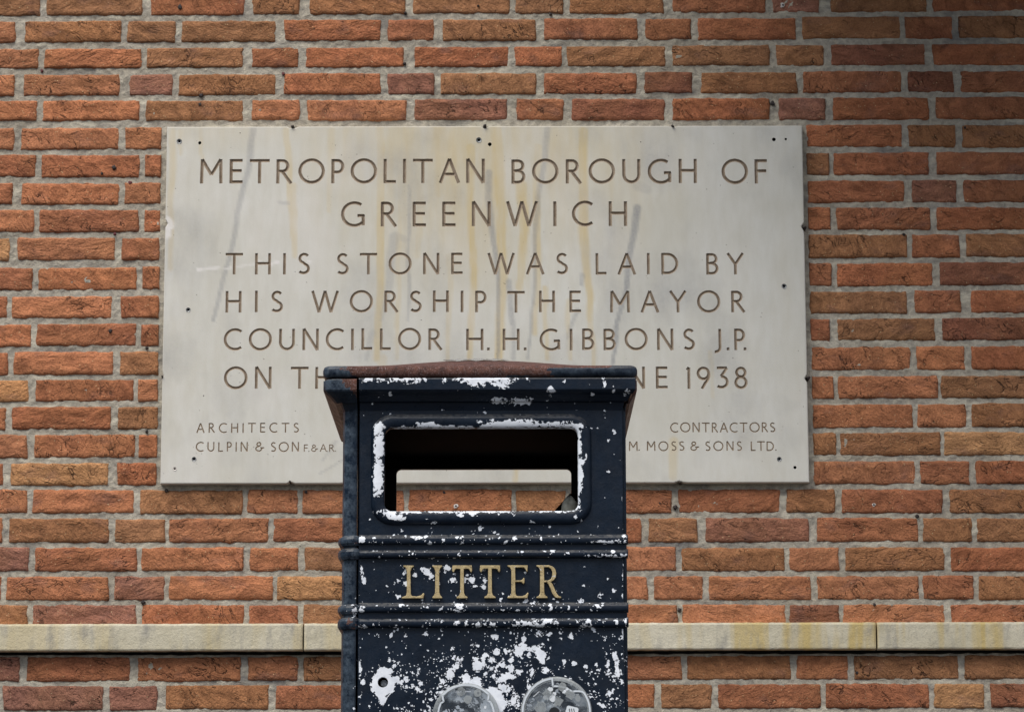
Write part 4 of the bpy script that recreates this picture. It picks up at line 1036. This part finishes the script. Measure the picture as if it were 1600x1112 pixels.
for c, pa, pb_ in (('L', 630, 664.5), ('I', 677.8, 692), ('T', 709.5, 738), ('T', 752.7, 782), ('E', 795.3, 827), ('R', 840.5, 878)):
    a, b_ = D(pa-.8, 910, YLt)[0], D(pb_+1.0, 910, YLt)[0]; outs, W = serif(c); sx = (b_-a)/W
    cu = bpy.data.curves.new('letter', 'CURVE'); cu.dimensions = '2D'; cu.fill_mode = 'BOTH'; cu.extrude = .0038; cu.bevel_depth = .0006; cu.bevel_resolution = 1; cu.offset = -.0010
    for pts in outs:
        sp = cu.splines.new('POLY'); sp.points.add(len(pts)-1); sp.use_cyclic_u = True
        for i, (u, v) in enumerate(pts): sp.points[i].co = (a+u*sx, zl0+v*HL, 0, 1)
    tmp = bpy.data.objects.new('tmp', cu); COL.objects.link(tmp); dg = bpy.context.evaluated_depsgraph_get()
    me = bpy.data.meshes.new_from_object(tmp.evaluated_get(dg)); bpy.data.objects.remove(tmp)
    me.name = 'raised_letter'
    for v in me.vertices: v.co = (v.co.x, YD-.0012-v.co.z, v.co.y)
    me.flip_normals(); recalc(me); me.materials.clear(); me.materials.append(M_gold); me.update()
    obj('letter', me, door)
# lock in its hole
V, Fc = [], []
n = 20
for q, y in ((1.02, YD+.001), (1.02, YD+.02), (.0, YD+.02)): V += [(hx+.0078*q*cos(2*pi*a/n), y, hz+.0078*q*sin(2*pi*a/n)) for a in range(n)]
for q in range(2): Fc += [(q*n+a, q*n+(a+1) % n, (q+1)*n+(a+1) % n, (q+1)*n+a) for a in range(n)]
me = mesh('lock', V, Fc, M_dark); recalc(me); lock = obj('lock', me, door)
V, Fc = [], []
for q, y in ((.0050, YD+.018), (.0048, YD+.010), (.003, YD+.0095), (.0, YD+.0095)): V += [(hx+.0012+q*cos(2*pi*a/n), y, hz-.0008+q*sin(2*pi*a/n)) for a in range(n)]
for q in range(3): Fc += [(q*n+a, q*n+(a+1) % n, (q+1)*n+(a+1) % n, (q+1)*n+a) for a in range(n)]
me = mesh('lock_barrel', V, Fc, M_zinc); recalc(me); obj('barrel', me, lock)

# lining inside the lower rear corner: a sloping dark brace and the pale shoulder of the liner
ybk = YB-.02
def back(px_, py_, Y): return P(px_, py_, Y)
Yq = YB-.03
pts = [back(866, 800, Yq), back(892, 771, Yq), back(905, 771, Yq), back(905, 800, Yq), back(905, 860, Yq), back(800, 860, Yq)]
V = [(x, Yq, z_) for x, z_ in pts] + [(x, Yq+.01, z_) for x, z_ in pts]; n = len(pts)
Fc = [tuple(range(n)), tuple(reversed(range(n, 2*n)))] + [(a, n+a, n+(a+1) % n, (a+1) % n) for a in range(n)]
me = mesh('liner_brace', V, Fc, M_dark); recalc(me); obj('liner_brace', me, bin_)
Yq = YD+.10; cx_, cz_ = P(892, 800, Yq); V, Fc = [], []; n = 18
for k in range(7):
    t = k/6*pi/2
    for a in range(n):
        an = 2*pi*a/n; wv = 1+.12*sin(3*an+k)
        V.append((cx_+.016*cos(t)*cos(an)*wv, Yq+.02*cos(t)*sin(an)*wv, cz_-.01+.034*sin(t)+.002*sin(5*an)))
for k in range(6): Fc += [(k*n+a, k*n+(a+1) % n, (k+1)*n+(a+1) % n, (k+1)*n+a) for a in range(n)]
me = mesh('liner_handle', V, Fc, M_liner, True); recalc(me); obj('liner_handle', me, bin_)

# two clear plastic discs stuck on the door
def disc(cxp_, cyp, rp, nm, rings, label=None):
    cx_, cz_ = D(cxp_, cyp, YD-.008); R = rp*s_; n = 56
    root = bpy.data.objects.new('plastic_disc', None); COL.objects.link(root); root.parent = door; root.location = (0, 0, 0)
    def lathe(name, pr2, mat, par, wob_=0.0):
        V, Fc = [], []
        for q, y in pr2: V += [(cx_+R*q*cos(2*pi*a/n)*(1+wob_*sin(2*2*pi*a/n+1)), y, cz_+R*q*sin(2*pi*a/n)*(1+wob_*sin(3*2*pi*a/n))) for a in range(n)]
        for k in range(len(pr2)-1): Fc += [(k*n+a, k*n+(a+1) % n, (k+1)*n+(a+1) % n, (k+1)*n+a) for a in range(n)]
        me = mesh(name, V, Fc, mat, True); recalc(me); return obj(name, me, par)
    lathe('clear_cover', [(.985, YD-.001), (.985, YD-.0070), (.96, YD-.0095), (.90, YD-.0105), (.6, YD-.0118), (.3, YD-.0124), (.0, YD-.0126)], M_clear, root, .004)
    lathe('rim', [(1.0, YD-.0005), (1.0, YD-.0075), (.985, YD-.0102), (.955, YD-.0112), (.93, YD-.0116), (.87, YD-.0118)], M_rim, root, .004)
    # printed line that follows the rim and steps inwards
    def line(pts2, wd, mat, name='printed_line', y=YD-.0128):
        Lp, Rp = stroke_quads('l', pts2, wd/2); V = []
        for a, b_ in zip(Lp, Rp): V += [(a[0], y, a[1]), (b_[0], y, b_[1])]
        Fc = [(2*i, 2*i+1, 2*i+3, 2*i+2) for i in range(len(Lp)-1)]
        me = mesh(name, V, Fc, mat)
        if me.polygons[0].normal.y > 0: me.flip_normals()
        return obj(name, me, root)
    def pol(seq):
        out = []
        for (q0, a0, q1, a1) in seq:
            k = max(1, int(abs(a1-a0)/4))
            out += [(cx_+R*(q0+(q1-q0)*t/k)*cos(radians(a0+(a1-a0)*t/k)), cz_+R*(q0+(q1-q0)*t/k)*sin(radians(a0+(a1-a0)*t/k))) for t in range(k+1)]
        return out
    for sq in rings: line(pol(sq), .0026, M_print)
    return root, cx_, cz_, R, line, pol
rt, cx_, cz_, R, line, pol = disc(730, 1119, 51.5, '', [[(.93, 138, .93, 44), (.93, 44, .80, 36), (.80, 36, .84, 30), (.84, 30, .80, -60)], [(.93, 138, .80, 146), (.80, 146, .84, 152), (.84, 152, .80, 230)]])
def blob(px_, py_, r_, mat, name, par, y=YD-.0130, k=15, j=.32):
    x0, z0 = D(px_, py_, y); V = [(x0+r_*s_*random.uniform(1-j, 1+j)*cos(2*pi*a/k), y, z0+r_*s_*random.uniform(1-j, 1+j)*sin(2*pi*a/k)) for a in range(k)]
    me = mesh(name, V, [tuple(range(k))], mat)
    if me.polygons[0].normal.y > 0: me.flip_normals()
    return obj(name, me, par)
blob(733, 1092, 6.5, M_rim, 'residue_spot', rt, k=16, j=.05); blob(748, 1082, 6, M_rim, 'residue_spot', rt, k=14, j=.08); blob(722, 1080, 7, M_rim, 'residue_spot', rt, k=12, j=.2)
blob(749, 1082, 1.6, M_white, 'residue_spot', rt); blob(760, 1104, 2.2, M_white, 'residue_spot', rt)
for i in range(7): blob(722+i*2.4, 1079.6+.02*(i-3)**2, 1.0, M_print, 'tiny_print', rt, k=5)
rt, cx_, cz_, R, line, pol = disc(871, 1112, 54.5, '', [[(.94, 200, .94, 100), (.94, 97, .72, 97), (.72, 97, .72, 52), (.72, 52, .92, 38), (.94, 34, .94, -40)]])
blob(868, 1112, 8, M_btn, 'centre_boss', rt, k=18, j=.02)
for (a, b_, r_) in ((862, 1076, 4), (866, 1090, 5), (884, 1080, 3.2), (888, 1076, 2.2), (868, 1083, 3)): blob(a, b_, r_, M_white, 'residue_spot', rt)
for (a, b_, r_) in ((858, 1084, 8), (874, 1096, 7), (892, 1084, 7), (880, 1072, 6), (904, 1090, 5), (847, 1104, 9)): blob(a, b_, r_, M_rim, 'residue_spot', rt, y=YD-.0132)
for i in range(6): blob(836+i*1.6, 1087-i*1.4, .9, M_white, 'tiny_print', rt, k=5)
x0, z0 = D(886, 1103, YD-.0134); x1, z1 = D(905, 1118, YD-.0134)
pts = rrect_n(x0, x1, z1, z0, .003); cxx, czz = (x0+x1)/2, (z0+z1)/2
V = [(cxx+(x-cxx)*cos(.25)+(z_-czz)*sin(.25), YD-.0136, czz+(z_-czz)*cos(.25)-(x-cxx)*sin(.25)) for x, z_ in pts]
me = mesh('small_label', V, [tuple(range(len(V)))], M_white)
if me.polygons[0].normal.y > 0: me.flip_normals()
obj('small_label', me, rt)
for k in range(3):
    xa_ = x0+.005+.0032*k; line([(xa_, czz+.004), (xa_+.0012, czz-.003)], .0011, M_btn, 'printed_bar', YD-.0139)

# flattened piece of clear plastic lying on the lid
xa, za = P(697, 570, YD+.05); xb, zb2 = P(793, 570, YD+.05)
V, Fc = [], []; n = 24
def lidz(x, y):
    cx2 = (lf+rf)/2; cy2 = (YD+YB)/2; u, v = (x-cx2)/((rf-lf)/2), (y-cy2)/((YB-YD)/2+OV); return zt1+.040*max(0, 1-u*u*1.02)*max(0, 1-v*v*1.02)
for i in range(n+1):
    for j in range(5):
        x = xa+(xb-xa)*i/n + .006*sin(j*2); y = YD+.03+.03*j + .004*sin(i*.8); V.append((x, y, lidz(x, y)+.0022+.0012*sin(i*.9+j)))
for i in range(n):
    for j in range(4): a = i*5+j; Fc.append((a, a+5, a+6, a+1))
me = mesh('plastic_scrap', V, Fc, M_rim, True); recalc(me)
o = obj('plastic_scrap', me); tag(o, 'flat scrap of clear grey plastic lying on the rusty lid of the litter bin', 'plastic scrap')

# unseen overhanging slab, added to shade the right-hand part of the wall
o = box('shade_slab', .2, 4.2, -1.15, -.0, 2.95, 3.15, M_shade_slab); tag(o, kind='structure')
